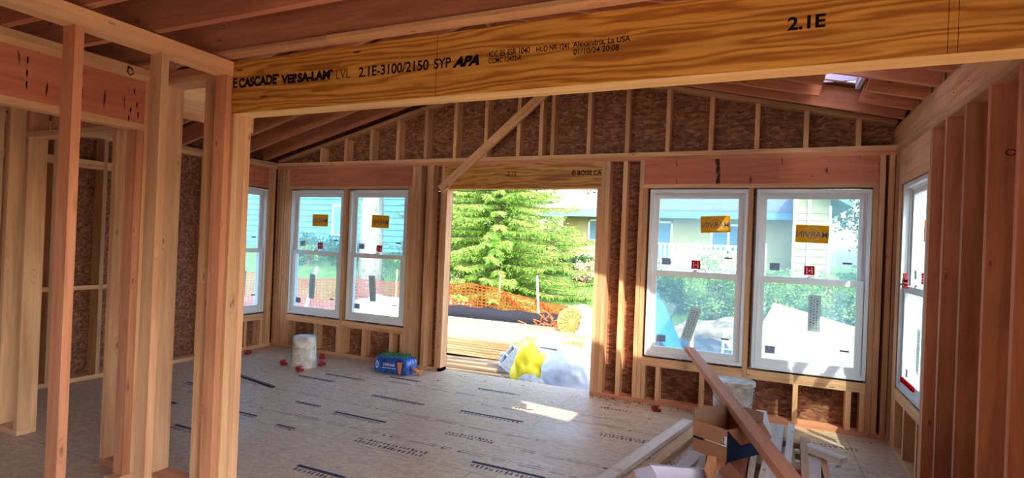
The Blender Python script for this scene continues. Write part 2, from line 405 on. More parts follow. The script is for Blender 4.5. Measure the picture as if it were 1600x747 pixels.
bm = bmesh.new(); N = 90
gv = [[None]*(N+1) for _ in range(N+1)]
for i in range(N+1):
    for j in range(N+1):
        x = -34+60*i/N; y = -18+54*j/N
        gv[i][j] = bm.verts.new((x, y, ground_z(x, y)+.05*noise.noise(Vector((x*.7, y*.7, 0)))*(1 if y > .5 else .3)))
for i in range(N):
    for j in range(N): bm.faces.new((gv[i][j], gv[i+1][j], gv[i+1][j+1], gv[i][j+1]))
tag(finish(bm, 'ground', M['ground'], smooth=True), 'bare dirt yard rising to a grass bank behind the house', 'ground', kind='structure')

bm = bmesh.new(); bx(bm, XL-.16, .16, YS, .17, -.03, 0)
fl = tag(finish(bm, 'floor', M['floor']), 'dusty wood panel subfloor with printed stamps', 'floor', kind='structure')
bm = bmesh.new(); bx(bm, XL-.14, .14, YS, .14, -.62, -.03); tag(finish(bm, 'trim_1', M['concrete']), 'foundation under the subfloor', 'foundation', kind='structure')

# sheathing of the walls
def wall_xz(name, y, holes, gable=False):
    bm = bmesh.new()
    cells(bm, XL-.155, .155, -.03, ZG, holes, lambda p, q, r, s: bx(bm, p, q, y, y+.012, r, s))
    if gable:
        P = [(XL-.155, ZG), (.155, ZG), (.155, roofz(.155)+.2), (RX, RZ+.2), (XL-.155, roofz(XL-.155)+.2)]
        # small sliver where light comes in is in the roof, so this face is whole
        a = [bm.verts.new((p[0], y, p[1])) for p in P]; b = [bm.verts.new((p[0], y+.012, p[1])) for p in P]
        bm.faces.new(a); bm.faces.new(b[::-1])
        for i in range(5): bm.faces.new((a[i], b[i], b[(i+1) % 5], a[(i+1) % 5]))
    return finish(bm, name, M['osb'])
WIN = [(-6.872, -5.975), (-5.872, -4.975), (-2.055, -1.147), (-1.072, -.162)]
wb = wall_xz('wall_back', D6, [(a-.01, b+.01, .47, ZH) for a, b in WIN]+[(-4.42, -2.604, -.04, ZH), (-4.785, -4.51, 2.184, 2.190)], gable=True)
tag(wb, 'dark reddish board sheathing behind the far wall studs', 'wall', kind='structure')
def wall_yz(name, x, y0, y1, holes, ztop):
    bm = bmesh.new()
    cells(bm, y0, y1, -.03, ztop, holes, lambda p, q, r, s: bx(bm, min(x, x+.012), max(x, x+.012), p, q, r, s))
    return finish(bm, name, M['osb'])
tag(wall_yz('wall_right', D6, YS, .15, [(-1.15, -.31, .5, ZH), (-8.6, -4.6, -.04, 2.3)], 2.95), 'board sheathing behind the right wall studs', 'wall', kind='structure')
tag(wall_yz('wall_left', XL-.152, YS, .15, [(-1.075, -.155, .47, ZH), (-7.6, -6.2, .5, 2.1), (-1.95, -1.6, 2.196, 2.202), (-1.95, -1.6, 1.19, 1.195)], 2.77), 'board sheathing on the left outer wall', 'wall', kind='structure')
bm = bmesh.new(); cells(bm, XL-.155, .155, -.03, ZG+.25, [], lambda p, q, r, s: bx(bm, p, q, YS-.012, YS, r, s))
tag(finish(bm, 'wall_front', M['osb']), 'board sheathing of the wall behind the viewer', 'wall', kind='structure')

# roof deck over the far room, with its openings
HOLES_R = [(-1.42, -.52, -1.95, -1.36), (-1.18, -.66, -3.38, -3.06), (-1.56, -1.50, -3.62, -3.57), (-.64, -.36, -1.12, -.35)]
HOLES_L = [(-3.48, -3.36, -.40, -.365)]
bm = bmesh.new(); RD = .205
def quadroof(p, q, r, s):
    v = []
    for dz in (0, .014):
        v += [bm.verts.new((x, y, roofz(x)+RD+dz)) for x, y in ((p, r), (q, r), (q, s), (p, s))]
    for f in ((0, 3, 2, 1), (4, 5, 6, 7), (0, 1, 5, 4), (1, 2, 6, 5), (2, 3, 7, 6), (3, 0, 4, 7)): bm.faces.new([v[i] for i in f])
cells(bm, RX, .45, -6.3, .4, HOLES_R, quadroof)
cells(bm, XL-.45, RX-1e-4, -6.3, .4, HOLES_L, quadroof)
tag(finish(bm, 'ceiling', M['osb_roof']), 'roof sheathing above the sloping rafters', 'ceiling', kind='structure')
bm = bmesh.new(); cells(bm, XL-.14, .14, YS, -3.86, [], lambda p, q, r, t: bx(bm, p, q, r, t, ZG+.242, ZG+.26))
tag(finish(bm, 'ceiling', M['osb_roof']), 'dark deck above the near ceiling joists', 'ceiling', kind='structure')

# ------------------------------------------------------------------ windows
def ring(bm, w, z0, z1, t, y0, y1, mi=0, tb=None):
    tb = tb or t
    bx(bm, -w/2, -w/2+t, y0, y1, z0, z1, mi); bx(bm, w/2-t, w/2, y0, y1, z0, z1, mi)
    bx(bm, -w/2+t, w/2-t, y0, y1, z0, z0+tb, mi); bx(bm, -w/2+t, w/2-t, y0, y1, z1-t, z1, mi)
def sticker_set(root, w, kind, sx=0, tilt=0, sz=1.87):
    """Maker's labels on the panes, read from the back."""
    def plate(name, cx, cz, sw, sh, y, mat, rot=0, label=None):
        bm = bmesh.new(); bx(bm, -sw/2, sw/2, -.0008, .0008, -sh/2, sh/2)
        o = finish(bm, name, M[mat], root, loc=(cx, y, cz)); o.rotation_euler = (0, rot, 0)
        if label: o['label'] = label
        return o
    # yellow maker's label with mirrored word
    y = .0735
    o = plate('brand_sticker', sx, sz, .27, .165, y, 'yellow', tilt, 'yellow maker label read from behind')
    bm = bmesh.new(); seg = 28
    for k in range(seg):
        a0, a1 = 2*PI*k/seg, 2*PI*(k+1)/seg
        for r0, r1 in ((.052, .068), (.024, .036)):
            vs = [bm.verts.new((1.15*r*math.cos(a), -.0012, r*math.sin(a))) for r, a in ((r0, a0), (r1, a0), (r1, a1), (r0, a1))]
            bm.faces.new(vs)
    finish(bm, 'printed_ring', M['palelabel'], o)
    lettering('printed_word', 'MARVIN', -.125, .125, -.034, .024, lambda u, v, d: (u, -.0012-d, v), 'darkmark', o, bold=.01, mirror=True)
    zs = 1.46
    o = plate('grey_sticker', -w/2+.17, zs, .085, .07, y, 'greylabel', 0)
    bm = bmesh.new()
    for i in range(5):
        for j in range(4):
            if random.random() < .55: bx(bm, -.036+i*.015, -.030+i*.015, -.0016, -.0009, -.028+j*.015, -.018+j*.015)
    finish(bm, 'printed_marks', M['slipmark'], o)
    o = plate('red_sticker', 0.0 if kind != 'L' else .03, zs-.02, .085, .085, y, 'red', random.uniform(-.1, .1), 'small red label')
    bm = bmesh.new()
    for i, j in ((-1, 1), (-1, 0), (-1, -1), (1, 1), (1, 0), (1, -1), (0, 0)): bx(bm, i*.02-.005, i*.02+.005, -.0016, -.0009, j*.02-.006, j*.02+.004)
    finish(bm, 'printed_marks', M['white'], o)
    plate('dark_tab', w/2-.16, zs+.06, .072, .016, y, 'darkmark', .03)
    # lower sash, paper slip with writing
    y = .0425
    cx = {'A': (-.02, .85, .27), 'B': (.05, 1.05, .0), 'L': (-.06, .88, 0.03), 'M': (-.06, .92, -.1), 'S': (.1, .9, .05)}[kind]
    o = plate('paper_slip', cx[0], cx[1], .10, .335, y, 'sheet', cx[2], 'grey paper slip with handwriting')
    bm = bmesh.new(); random.seed(hash(kind) % 7+3)
    for i in range(3):
        z = -.14
        while z < .14:
            h = random.uniform(.012, .03); bx(bm, -.034+i*.024, -.026+i*.024+random.uniform(0, .008), -.0016, -.0009, z, z+h*.4); z += h
    finish(bm, 'printed_marks', M['slipmark'], o)
    o = plate('grey_sticker', -w/2+.155, .675, .085, .07, y, 'greylabel', 0)
    bm = bmesh.new()
    for i in range(5):
        for j in range(4):
            if random.random() < .55: bx(bm, -.036+i*.015, -.030+i*.015, -.0016, -.0009, -.028+j*.015, -.018+j*.015)
    finish(bm, 'printed_marks', M['slipmark'], o)
    plate('dark_tab', w/2-.16, .73, .072, .016, y, 'darkmark', .03)

def window(name, w, loc, rz, label, kind, sx=0, tilt=0, sz=1.87, z0=.49, z1=2.185):
    root = empty(name, loc, rz); tag(root, label, 'window', kind='structure')
    bm = bmesh.new()
    ring(bm, w, z0, z1, .030, .004, .125, tb=.03); ring(bm, w-.06, z0+.03, z1-.03, .014, .045, .06)
    ring(bm, w+.03, z0-.015, z1+.015, .05, .128, .15)                              # outer flange and sill nose
    bx(bm, -w/2+.03, w/2-.03, .02, .125, z0+.03, z0+.042)
    finish(bm, 'window_frame', M['vinyl'], root, bevel=.002)
    zm = 1.345
    bm = bmesh.new(); ring(bm, w-.066, zm-.022, z1-.032, .052, .062, .088, tb=.045)
    us = finish(bm, 'upper_sash', M['vinyl'], root, bevel=.003)
    bm = bmesh.new(); ring(bm, w-.066, z0+.043, zm+.022, .055, .026, .056, tb=.058)
    ls = finish(bm, 'lower_sash', M['vinyl'], root, bevel=.003)
    bm = bmesh.new(); bx(bm, -w/2+.08, w/2-.08, .0745, .0785, zm+.02, z1-.08); finish(bm, 'pane', M['glass'], us)
    bm = bmesh.new(); bx(bm, -w/2+.085, w/2-.085, .0435, .0475, z0+.098, zm-.03); finish(bm, 'pane', M['glass'], ls)
    bm = bmesh.new(); bx(bm, -.035, .035, .03, .05, zm+.022, zm+.032); lathe(bm, [(.016, 0), (.016, .012), (.008, .016)], 12, c=(0, .04, zm+.03)); bx(bm, -.006, .04, .034, .044, zm+.038, zm+.048)
    finish(bm, 'sash_lock', M['vinyl'], ls)
    bm = bmesh.new(); random.seed(int(sx*1000)+5)
    for sxx in (-.33, -.1, .22, .38):                                                # dark shims in the gap under the frame
        bx(bm, sxx*w, sxx*w+random.uniform(.08, .16), .01, .1, z0-.016, z0-.001)
    sh = finish(bm, 'shim', M['black'], root)
    sticker_set(root, w, kind, sx, tilt, sz)
    return root
random.seed(4)
window('window_1', .897, (-6.4235, 0, 0), 0, 'far wall left pair, white sash window nearest the corner', 'L', .01, .0, 1.785)
window('window_2', .897, (-5.4235, 0, 0), 0, 'far wall left pair, white sash window showing the pale tree trunk', 'M', -.0, .03, 1.79)
window('window_3', .908, (-1.601, 0, 0), 0, 'far wall right pair, white sash window behind the leaning board', 'A', .165, -.05, 1.85)
window('window_4', .910, (-.617, 0, 0), 0, 'far wall right pair, large white sash window nearest the right corner', 'B', .01, .02, 1.78)
window('window_5', .82, (0, -.735, 0), -PI/2, 'tall white sash window in the right wall', 'S', .12, 0, 1.8, z0=.535, z1=2.19)
window('window_6', .90, (XL, -.615, 0), PI/2, 'white sash window in the left outer wall seen past the stud pack', 'S', -.1, 0, 1.8)
# red blocks stuck on the right window's sash and sill
rw = bpy.data.objects['window_5']
bm = bmesh.new(); bx(bm, -.31, -.22, .0, .022, 1.35, 1.42); bx(bm, -.34, -.22, -.004, .018, 1.37, 1.385); bx(bm, -.285, -.25, .0, .02, 1.42, 1.47); bx(bm, -.245, -.22, 0, .02, 1.40, 1.44)
tag(finish(bm, 'shipping_block', M['redplastic'], rw), 'red plastic shipping block')
bm = bmesh.new(); bx(bm, -.30, .12, .012, .024, .60, .64); tag(finish(bm, 'tape', M['red'], rw), 'red tape')

# ------------------------------------------------------------------ far wall framing
G_ST = 'far wall full height studs'
def stud(x0, lab, x1=None, z0=T4, z1=ZP, mat='stud', y0=0, y1=D6, name='wall_stud', grp=None):
    o = board(name, x0, x1 if x1 else x0+.041, y0, y1, z0, z1, mat); tag(o, lab, 'stud', grp); return o
tag(board('bottom_plate', XL, -4.42, 0, D6, 0, T4, 'stud'), 'bottom plate of the far wall left of the doorway', 'bottom plate')
tag(board('bottom_plate', -2.604, 0, 0, D6, 0, T4, 'stud_red'), 'bottom plate of the far wall right of the doorway', 'bottom plate')
tag(board('top_plate', XL, 0, 0, D6, ZP, ZT, 'stud_red'), 'lower of the two long top plates across the far wall', 'top plate')
tag(board('top_plate', XL, -4.85, 0, D6, ZT, ZG, 'stud'), 'upper top plate of the far wall, left length over the left windows', 'top plate')
tag(board('top_plate', -4.848, -3.0, 0, D6, ZT, ZG, 'plate'), 'upper top plate of the far wall, middle length over the doorway', 'top plate')
tag(board('top_plate', -2.998, 0, 0, D6, ZT, ZG, 'plate'), 'upper top plate of the far wall, right length over the right windows', 'top plate')
for i, (a, w_) in enumerate(((-7.145, .038), (-7.095, .038), (-7.045, .038), (-6.998, .034))):
    stud(a, ORD[i]+' corner stud from the left corner of the far wall', a+w_)
stud(-6.960, 'king stud left of the left window pair')
stud(-6.917, 'trimmer stud under the left window header, at its left end', z1=ZH)
stud(-5.966, 'mullion stud between the left pair of windows', -5.926, z1=ZH)
stud(-4.963, 'trimmer stud under the left window header, at its right end', z1=ZH)
for i, a in enumerate((-4.920, -4.877, -4.834)): stud(a, ORD[i]+' king stud right of the left window pair, next to the dark gap')
stud(-4.708, 'left stud of the pair between the left windows and the doorway')
stud(-4.665, 'right stud of the pair between the left windows and the doorway')
stud(-4.506, 'king stud left of the doorway')
stud(-4.463, 'trimmer stud forming the left jamb of the doorway', -4.42, z0=0, z1=ZH, mat='plate')
stud(-2.604, 'trimmer stud forming the right jamb of the doorway', -2.562, z1=ZH)
stud(-2.560, 'inner king stud right of the doorway')
stud(-2.517, 'outer king stud right of the doorway', -2.474)
stud(-2.338, 'lone sunlit stud between the doorway and the right windows', -2.296, mat='plate')
stud(-2.166, 'king stud left of the right window pair', mat='plate')
stud(-2.122, 'trimmer stud left of the right window pair', z1=ZH)
stud(-1.146, 'mullion stud between the right pair of windows', -1.104, z1=ZH)
stud(-.157, 'trimmer stud right of the right window pair', z1=ZH)
stud(-.113, 'king stud right of the right window pair')
stud(-.046, 'corner stud at the right end of the far wall', -.006)

def drips(parent, x0, x1, z0, z1, n, seed, yv):
    pass
tag(board('window_header', -6.918, -4.924, .0, .09, ZH+T4, ZP, 'header'), 'reddish header over the left window pair, with dark stains', 'header')
tag(board('header_plate', -6.918, -4.924, .0, D6, ZH, ZH+T4-.001, 'stud'), 'flat plate under the left window header', 'header plate')
tag(board('window_header', -2.124, -.116, .0, .09, ZH+T4, ZP, 'header'), 'reddish header over the right window pair, with dark stains', 'header')
tag(board('header_plate', -2.124, -.116, .0, D6, ZH, ZH+T4-.001, 'stud'), 'flat plate under the right window header', 'header plate')
dh = empty('door_header', (0, 0, 0)); tag(dh, 'yellow laminated header over the doorway with black print', 'header')
board('header_beam', -4.464, -2.562, .0, D6-.002, ZH, ZP, 'lvl', dh)
pl0 = lambda u, v, d: (u, -d, v)
lettering('printed_lettering', '2.1E', -3.65, -3.53, 2.345, 2.395, pl0, 'ink', dh, bold=.0)
lettering('printed_lettering', '\u00ae BOISE CA', -2.895, -2.565, 2.348, 2.40, pl0, 'ink', dh, bold=.03)

def nails(parent, pts, face, mat='ink', ln=.018, w=.0035):
    bm = bmesh.new()
    for u, v in pts:
        L = ln*random.uniform(.5, 1.6)
        if face == 'y': bx(bm, u-w/2, u+w/2, -.0009, .0003, v-L, v)
    return finish(bm, 'nail_stain', M[mat], parent)
for (a, b, lab) in ((-6.876, -5.968, 'left window pair, under the window nearest the corner'), (-5.924, -4.965, 'left window pair, under the window showing the tree trunk'),
                    (-2.080, -1.148, 'right window pair, under the left window'), (-1.102, -.159, 'right window pair, under the window nearest the right corner')):
    tag(board('window_sill_plate', a, b, 0, D6, .428, .470, 'plate' if a > -3 else 'stud'), 'upper rough sill of the '+lab, 'rough sill')
    tag(board('window_sill_plate', a, b, 0, D6, .385, .427, 'plate' if a > -3 else 'stud'), 'lower rough sill of the '+lab, 'rough sill')
CR = [(-6.874, 0), (-6.387, 0), (-6.008, 0), (-5.922, 1), (-5.59, 1), (-5.168, 1), (-5.006, 1), (-2.078, 2), (-1.937, 2), (-1.523, 2), (-1.19, 2), (-1.10, 3), (-.716, 3), (-.304, 3), (-.2, 3)]
WN = ['under the window nearest the left corner', 'under the window showing the pale tree trunk', 'under the left window of the right pair', 'under the window nearest the right corner']
cnt = {}
for a, k in CR:
    i = cnt.get(k, 0); cnt[k] = i+1
    stud(a, ORD[i]+' short cripple from the left, '+WN[k], z1=.385, name='cripple_stud', mat='plate' if k >= 2 else 'stud', grp='short studs under the window sills')

# gable studs
GX = -6.3992
for i in range(-1, 16):
    x = GX+.4064*i
    zt = roofz(x+.02)
    if i == -1: continue
    o = stud(x, ORD[i]+' gable stud from the left end, above the top plate', z0=ZG, z1=zt-.004, name='gable_stud', grp='gable studs above the top plate')
stud(-3.285, 'stud doubled up under the ridge in the gable wall', z0=ZG, z1=roofz(-3.27)-.004, name='gable_stud')
for s_, (xa, xb) in (('left', (XL, RX)), ('right', (RX, 0))):
    p0 = Vector((xa, .066, roofz(xa if s_ == 'left' else RX+1e-6)+.022)); p1 = Vector((xb, .066, (roofz(RX-1e-6) if s_ == 'left' else roofz(0))+.022))
    tag(slant('rake_plate', p0, p1, .13, T4, 'stud'), 'sloping plate along the %s half of the gable wall' % s_, 'rake plate')

# ------------------------------------------------------------------ right wall framing
def rstud(y1, lab, z1=ZP, z0=T4, mat='stud_red', w=T4):
    return tag(board('wall_stud', 0, D6, y1-w, y1, z0, z1, mat), lab, 'stud')
tag(board('bottom_plate', 0, D6, -4.25, 0, 0, T4, 'stud'), 'bottom plate of the right wall', 'bottom plate')
tag(board('top_plate', 0, D6, -8.9, 0, ZP, ZT, 'stud'), 'lowest plate along the top of the right wall', 'top plate')
tag(board('top_plate', 0, D6, -8.9, 0, ZT, ZG, 'plate'), 'second plate up along the top of the right wall', 'top plate')
tag(board('top_plate', 0, D6, -3.9, D6, ZG, ZG+.088, 'stud'), 'thick third plate up along the top of the right wall', 'top plate')
tag(board('rim_board', 0, D6, -3.9, D6, ZG+.089, 2.745, 'stud'), 'topmost board of the right wall carrying the rafters', 'rim board')
for i, y in enumerate((-.002, -.165, -.208, -.25)):
    rstud(y, ORD[i]+' stud of the right wall from the far corner', z1=ZP if i < 3 else ZH, mat='stud')
tag(board('window_header', 0, .09, -1.19, -.25, ZH, ZP, 'plate'), 'header over the window in the right wall', 'header')
rstud(-1.16, 'trimmer stud at the near side of the right wall window', z1=ZH, mat='stud')
WHO = ['with the near side of the window behind it', 'second past the right wall window', 'third past the right wall window', 'fourth past it, with a ring mark', 'fifth past the window, at the view edge', 'sixth past the right wall window']
for k in range(6):
    y = -1.15-.4064*k+.0 if k else -1.205
    o = rstud(y, 'wide reddish stud of the right wall, '+WHO[k], mat='stud_red')
    if k == 3:
        bm = bmesh.new(); seg = 24
        for q in range(seg):
            a0, a1 = 2*PI*q/seg, 2*PI*(q+1)/seg
            bm.faces.new([bm.verts.new((.085+r*1.3*math.cos(a), y-T4-.0009, 2.14+r*math.sin(a))) for r, a in ((.013, a0), (.017, a0), (.017, a1), (.013, a1))])
        mk = finish(bm, 'ring_mark', M['ink'], None); mk.parent = o; mk.matrix_parent_inverse = o.matrix_basis.inverted()
tag(board('window_sill_plate', 0, D6, -1.158, -.252, .475, .52, 'plate'), 'upper rough sill of the right wall window', 'rough sill')
tag(board('window_sill_plate', 0, D6, -1.158, -.252, .43, .474, 'stud'), 'lower rough sill of the right wall window', 'rough sill')
for i, y in enumerate((-.292, -.64, -1.07)):
    tag(board('cripple_stud', 0, D6, y-T4, y, T4, .43, 'plate'), ORD[i]+' short cripple from the corner, under the right wall window', 'stud', 'short studs under the right wall window')
tag(board('wall_stud', 0, D6, -4.24, -4.198, T4, ZP, 'stud'), 'stud at the far edge of the side opening', 'stud')

# ------------------------------------------------------------------ left outer wall framing
tag(board('bottom_plate', XL-D6, XL, YS+.1, 0, 0, T4, 'plate'), 'pale bottom plate of the left outer wall', 'bottom plate')
tag(board('top_plate', XL-D6, XL, YS+.1, 0, ZP, ZT, 'plate'), 'lower top plate of the left outer wall', 'top plate')
tag(board('top_plate', XL-D6, XL, YS+.1, 0, ZT, ZG, 'stud'), 'upper top plate of the left outer wall', 'top plate')
LW = [-.03, -.075, -.12, -1.08, -1.125, -1.58, -2.0, -2.44, -2.93, -3.35, -3.76, -4.2]
for i, y in enumerate(LW):
    tag(board('wall_stud', XL-D6, XL, y-T4, y, T4, ZP, 'stud'), ORD[i]+' stud of the left outer wall from the far corner', 'stud', 'studs of the left outer wall')
tag(board('window_header', XL-.09, XL, -1.08, -.165, ZH, ZP, 'header'), 'header over the window in the left outer wall', 'header')
tag(board('window_sill_plate', XL-D6, XL, -1.08, -.165, .385, .47, 'stud'), 'rough sill of the left outer wall window', 'rough sill')
for i, y in enumerate((-.17, -.45, -.8)):
    tag(board('cripple_stud', XL-D6, XL, y-T4, y, T4, .385, 'stud'), ORD[i]+' short cripple from the corner, under the left outer wall window', 'stud', 'short studs under the left outer wall window')
for j, z in enumerate((.93, 2.17)):
    for i in range(5, 11):
        tag(board('fire_block', XL-D6, XL, LW[i+1], LW[i]-T4, z, z+.042+.04*j, 'plate'), '%s blocking in the %s bay of the left outer wall' % (('lower', 'upper')[j], ORD[i]), 'blocking', 'blocking in the left outer wall')
# daylight slit between two sheathing boards is modelled as a real gap strip of bare board edge
# ------------------------------------------------------------------ laminated beam
YB = -3.835
beam = empty('laminated_beam', (0, 0, 0)); tag(beam, 'long golden laminated beam with black printed lettering across the room', 'beam')
bo = board('beam_body', -3.94, .0, YB, YB+.135, 2.27, ZG, 'lvl', beam, bevel=.002)
bo.data.materials.append(M['lvledge'])
for p in bo.data.polygons:
    if abs(p.normal.z) > .9: p.material_index = 1
def plb(u, v, d): return (u, YB-d, v)
for body, x0, x1, z0, z1, b_, sh in (('E', -3.80, -3.765, 2.42, 2.476, .02, 0), ('CASCADE\u2019', -3.756, -3.448, 2.416, 2.474, .05, 0), ('VERSA-LAM\u2019', -3.430, -3.070, 2.411, 2.463, .06, 0),
        ('LVL', -3.045, -2.955, 2.407, 2.456, -.01, 0), ('2.1E-3100/2150', -2.90, -2.484, 2.404, 2.456, .02, 0), ('SYP', -2.454, -2.362, 2.405, 2.454, .02, 0), ('APA', -2.345, -2.203, 2.401, 2.452, .07, .35),
        ('ICC ES ESR 1040', -2.165, -1.965, 2.431, 2.459, .015, 0), ('CCMC 12472-R', -2.165, -2.003, 2.402, 2.427, .015, 0), ('HUD NR-1241', -1.935, -1.787, 2.431, 2.456, .015, 0),
        ('Alexandria, La USA', -1.769, -1.527, 2.430, 2.458, .015, 0), ('01/10/24 20:08', -1.766, -1.572, 2.401, 2.426, .015, 0), ('2.1E', -.958, -.838, 2.405, 2.455, .03, 0)):
    lettering('printed_lettering', body, x0, x1, z0, z1, plb, 'ink', beam, bold=b_, shear=sh)
bm = bmesh.new(); bx(bm, -2.441, -2.439, YB-.0006, YB+.0003, 2.272, ZG-.002)
for xx in (-.487, -.460): bx(bm, xx, xx+.0015, YB-.0006, YB+.0003, 2.272, ZG-.002)
finish(bm, 'veneer_seam', M['ink'], beam)

for i, x in enumerate((-3.785, -3.735, -3.687)):
    tag(board('jack_post', -3.925, -3.787, YB+.002+.0445*i, YB+.0455+.0445*i, 0, 2.27, 'plate' if i == 0 else 'stud'), ORD[i]+' ply from the left in the post pack under the beam end', 'post', 'post pack under the beam end')

# ------------------------------------------------------------------ near wall (left of the beam): studs along Y
WX0, WX1 = -3.89, -3.80
tag(board('top_plate', WX0, WX1, -8.9, YB-.003, 2.488, 2.53, 'plate'), 'lower top plate of the near partition ending at the beam', 'top plate')
tag(board('top_plate', WX0, WX1, -8.9, YB-.003, 2.5305, 2.572, 'plate'), 'upper top plate of the near partition ending at the beam', 'top plate')
tag(board('bottom_plate', WX0, WX1, -4.9, YB-.003, 0, T4, 'stud'), 'bottom plate of the near partition', 'bottom plate')
tag(board('wall_stud', WX0, WX1, -4.735, -4.693, T4, ZP, 'stud_red'), 'nearest free-standing stud of the near partition, far left', 'stud')
tag(board('wall_stud', WX0, WX1, -4.30, -4.258, T4, ZP, 'stud'), 'middle stud of the near partition, with bark edge at its top', 'stud')
tag(board('wall_stud', WX0, WX1, -3.885, -3.843, T4, ZP, 'stud_red'), 'end stud of the near partition beside the beam post pack', 'stud')
for k in range(5, 10):
    pass
# second partition with the framed opening
V0, V1 = -4.59, -4.50
tag(board('top_plate', V0, V1, -8.9, YB-.003, 2.50, 2.54, 'plate'), 'lower top plate over the reddish header, far left', 'top plate')
tag(board('top_plate', V0, V1, -8.9, YB-.003, 2.5405, 2.58, 'plate'), 'upper top plate over the reddish header, far left', 'top plate')
hb = tag(board('opening_header', V0+.002, V1, -7.2, -3.895, 2.235, 2.50, 'header'), 'deep reddish header at far left with black nail drips', 'header')
tag(board('header_plate', V0, V1, -7.2, -3.895, 2.193, 2.234, 'plate'), 'flat plate under the deep reddish header at far left', 'header plate')
for yy, zz in ((-4.57, 2.46), (-4.57, 2.39), (-4.57, 2.33), (-3.97, 2.44), (-3.95, 2.36), (-3.99, 2.32), (-3.94, 2.30), (-4.0, 2.27)):
    bm = bmesh.new(); v = [bm.verts.new((V1+.0012, yy+a*.004, zz-b*.035)) for a, b in ((-1, 0), (1, 0), (1.2, .6), (0, 1.3), (-1.2, .6))]; bm.faces.new(v)
    o = finish(bm, 'nail_drip', M['ink']); o.parent = hb; o.matrix_parent_inverse = hb.matrix_basis.inverted()
tag(board('trimmer_stud', V0, V1, -3.945, -3.900, T4, 2.193, 'stud_red'), 'reddish trimmer stud carrying the deep header', 'stud')
tag(board('wall_stud', V0, V1, -3.895, -3.853, T4, 2.50, 'plate'), 'king stud closing the deep header opening', 'stud')
tag(board('bottom_plate', V0, V1, -4.0, -3.845, 0, T4-.001, 'stud'), 'bottom plate stub under the deep header posts', 'bottom plate')
bm = bmesh.new(); tube(bm, [(V1+.008, -4.02, 2.562), (V1+.02, -4.0, 2.545), (V1+.022, -3.995, 2.525), (V1+.012, -4.01, 2.512), (V1+.003, -4.02, 2.53), (V1+.008, -4.02, 2.562)], .004, 8)
tag(finish(bm, 'cable_loop', M['black'], smooth=True), 'small black cable loop hanging on the upper plate', 'cable')

# cross wall along the beam line, left of the beam posts
Y0, Y1 = YB+.0, YB+.135
CW = [(-4.39, 'plate', 'pale wide cross wall stud left of the middle partition stud', T4, 2.47), (-4.0, 'stud', 'cross wall stud just behind the end stud of the near partition', T4, 2.47),
      (-4.82, 'plate', 'cross wall stud at the right side of the opening at left', T4, 2.225), (-4.865, 'stud_red', 'king stud beside the right side of the opening at left', T4, 2.47)]
CROSS = [(-4.39, 'plate'), (-4.03, 'stud'), (-4.798, 'stud')]
tag(board('wall_stud', -4.435, -4.393, Y0+.002, Y1-.002, T4, ZP, 'stud'), 'pinkish cross wall stud just right of the middle partition stud', 'stud')
tag(board('wall_stud', -4.035, -3.993, Y0+.002, Y1-.002, T4, ZP, 'stud'), 'cross wall stud just left of the end stud of the near partition', 'stud')
tag(board('wall_stud', -4.905, -4.863, Y0+.002, Y1, T4, ZP, 'stud'), 'cross wall stud at the right side of the opening at left', 'stud')
tag(board('top_plate', -7.1, -3.945, Y0, Y1, ZP, ZT-.001, 'stud'), 'lower top plate of the cross wall left of the beam', 'top plate')
tag(board('top_plate', -7.1, -3.945, Y0, Y1, ZT, ZG, 'stud_red'), 'upper top plate of the cross wall left of the beam', 'top plate')
tag(board('bottom_plate', -4.905, -3.93, Y0, Y1, 0, T4, 'stud_red'), 'bottom plate of the short cross wall', 'bottom plate')
tag(board('wall_stud', -5.942, -5.90, Y0, Y1, T4, 2.224, 'plate'), 'broad pale stud ending the cross wall at far left, nailed at its foot', 'stud')
tag(board('wall_stud', -6.20, -6.158, Y0, Y1, T4, ZP, 'plate'), 'knotty stud behind the broad pale stud at far left', 'stud')
tag(board('wall_stud', -6.56, -6.518, Y0, Y1, T4, ZP, 'stud'), 'cross wall stud at the very left edge of the view', 'stud')
tag(board('bottom_plate', -7.1, -5.90, Y0, Y1, 0, T4-.002, 'plate'), 'bottom plate end with nail marks below the broad pale stud', 'bottom plate')
tag(board('header_plate', -5.942, -4.907, Y0, Y1, 2.225, 2.262, 'plate'), 'flat plate across the opening in the cross wall at far left', 'header plate')
for i, x in enumerate((-5.90, -5.58, -5.26, -4.96)):
    tag(board('cripple_stud', x-.042, x, Y0, Y1, 2.263, ZP, 'stud_red'), ORD[i]+' short upright above the cross wall opening at far left', 'stud', 'short uprights above the cross wall opening')
# pale ledger board seen through the partition
tag(board('ledger_board', -5.54, -5.50, -3.695, -2.05, 2.55, 2.86, 'plate'), 'pale board running back from the cross wall under the left rafters', 'ledger board')

# ------------------------------------------------------------------ ceiling joists of the near room
JY = [-3.882, -4.31, -4.66, -5.06, -5.47, -5.87, -6.28, -6.69, -7.1, -7.5, -7.9, -8.3]
JL = ['ceiling joist set along the top of the printed beam', 'second ceiling joist from the printed beam', 'third ceiling joist from the printed beam', 'fourth ceiling joist from the printed beam, at the top left corner']
for i, y in enumerate(JY):
    o = board('ceiling_joist', XL, 0.12, y-T4, y, ZG+(.033 if i == 0 else .012), ZG+.24, 'rafter')
    tag(o, JL[i] if i < 4 else ORD[i]+' ceiling joist from the printed beam', 'joist', 'joists over the near room')
tag(board('joist_strip', -3.04, .12, -3.94, -3.85, ZG+.012, ZG+.032, 'plate'), 'pale strip nailed along the joist above the beam', 'strip')
tag(board('joist_strip', -6.9, -3.045, -3.94, -3.85, ZG+.012, ZG+.032, 'stud'), 'browner strip continuing left along the joist above the beam', 'strip')

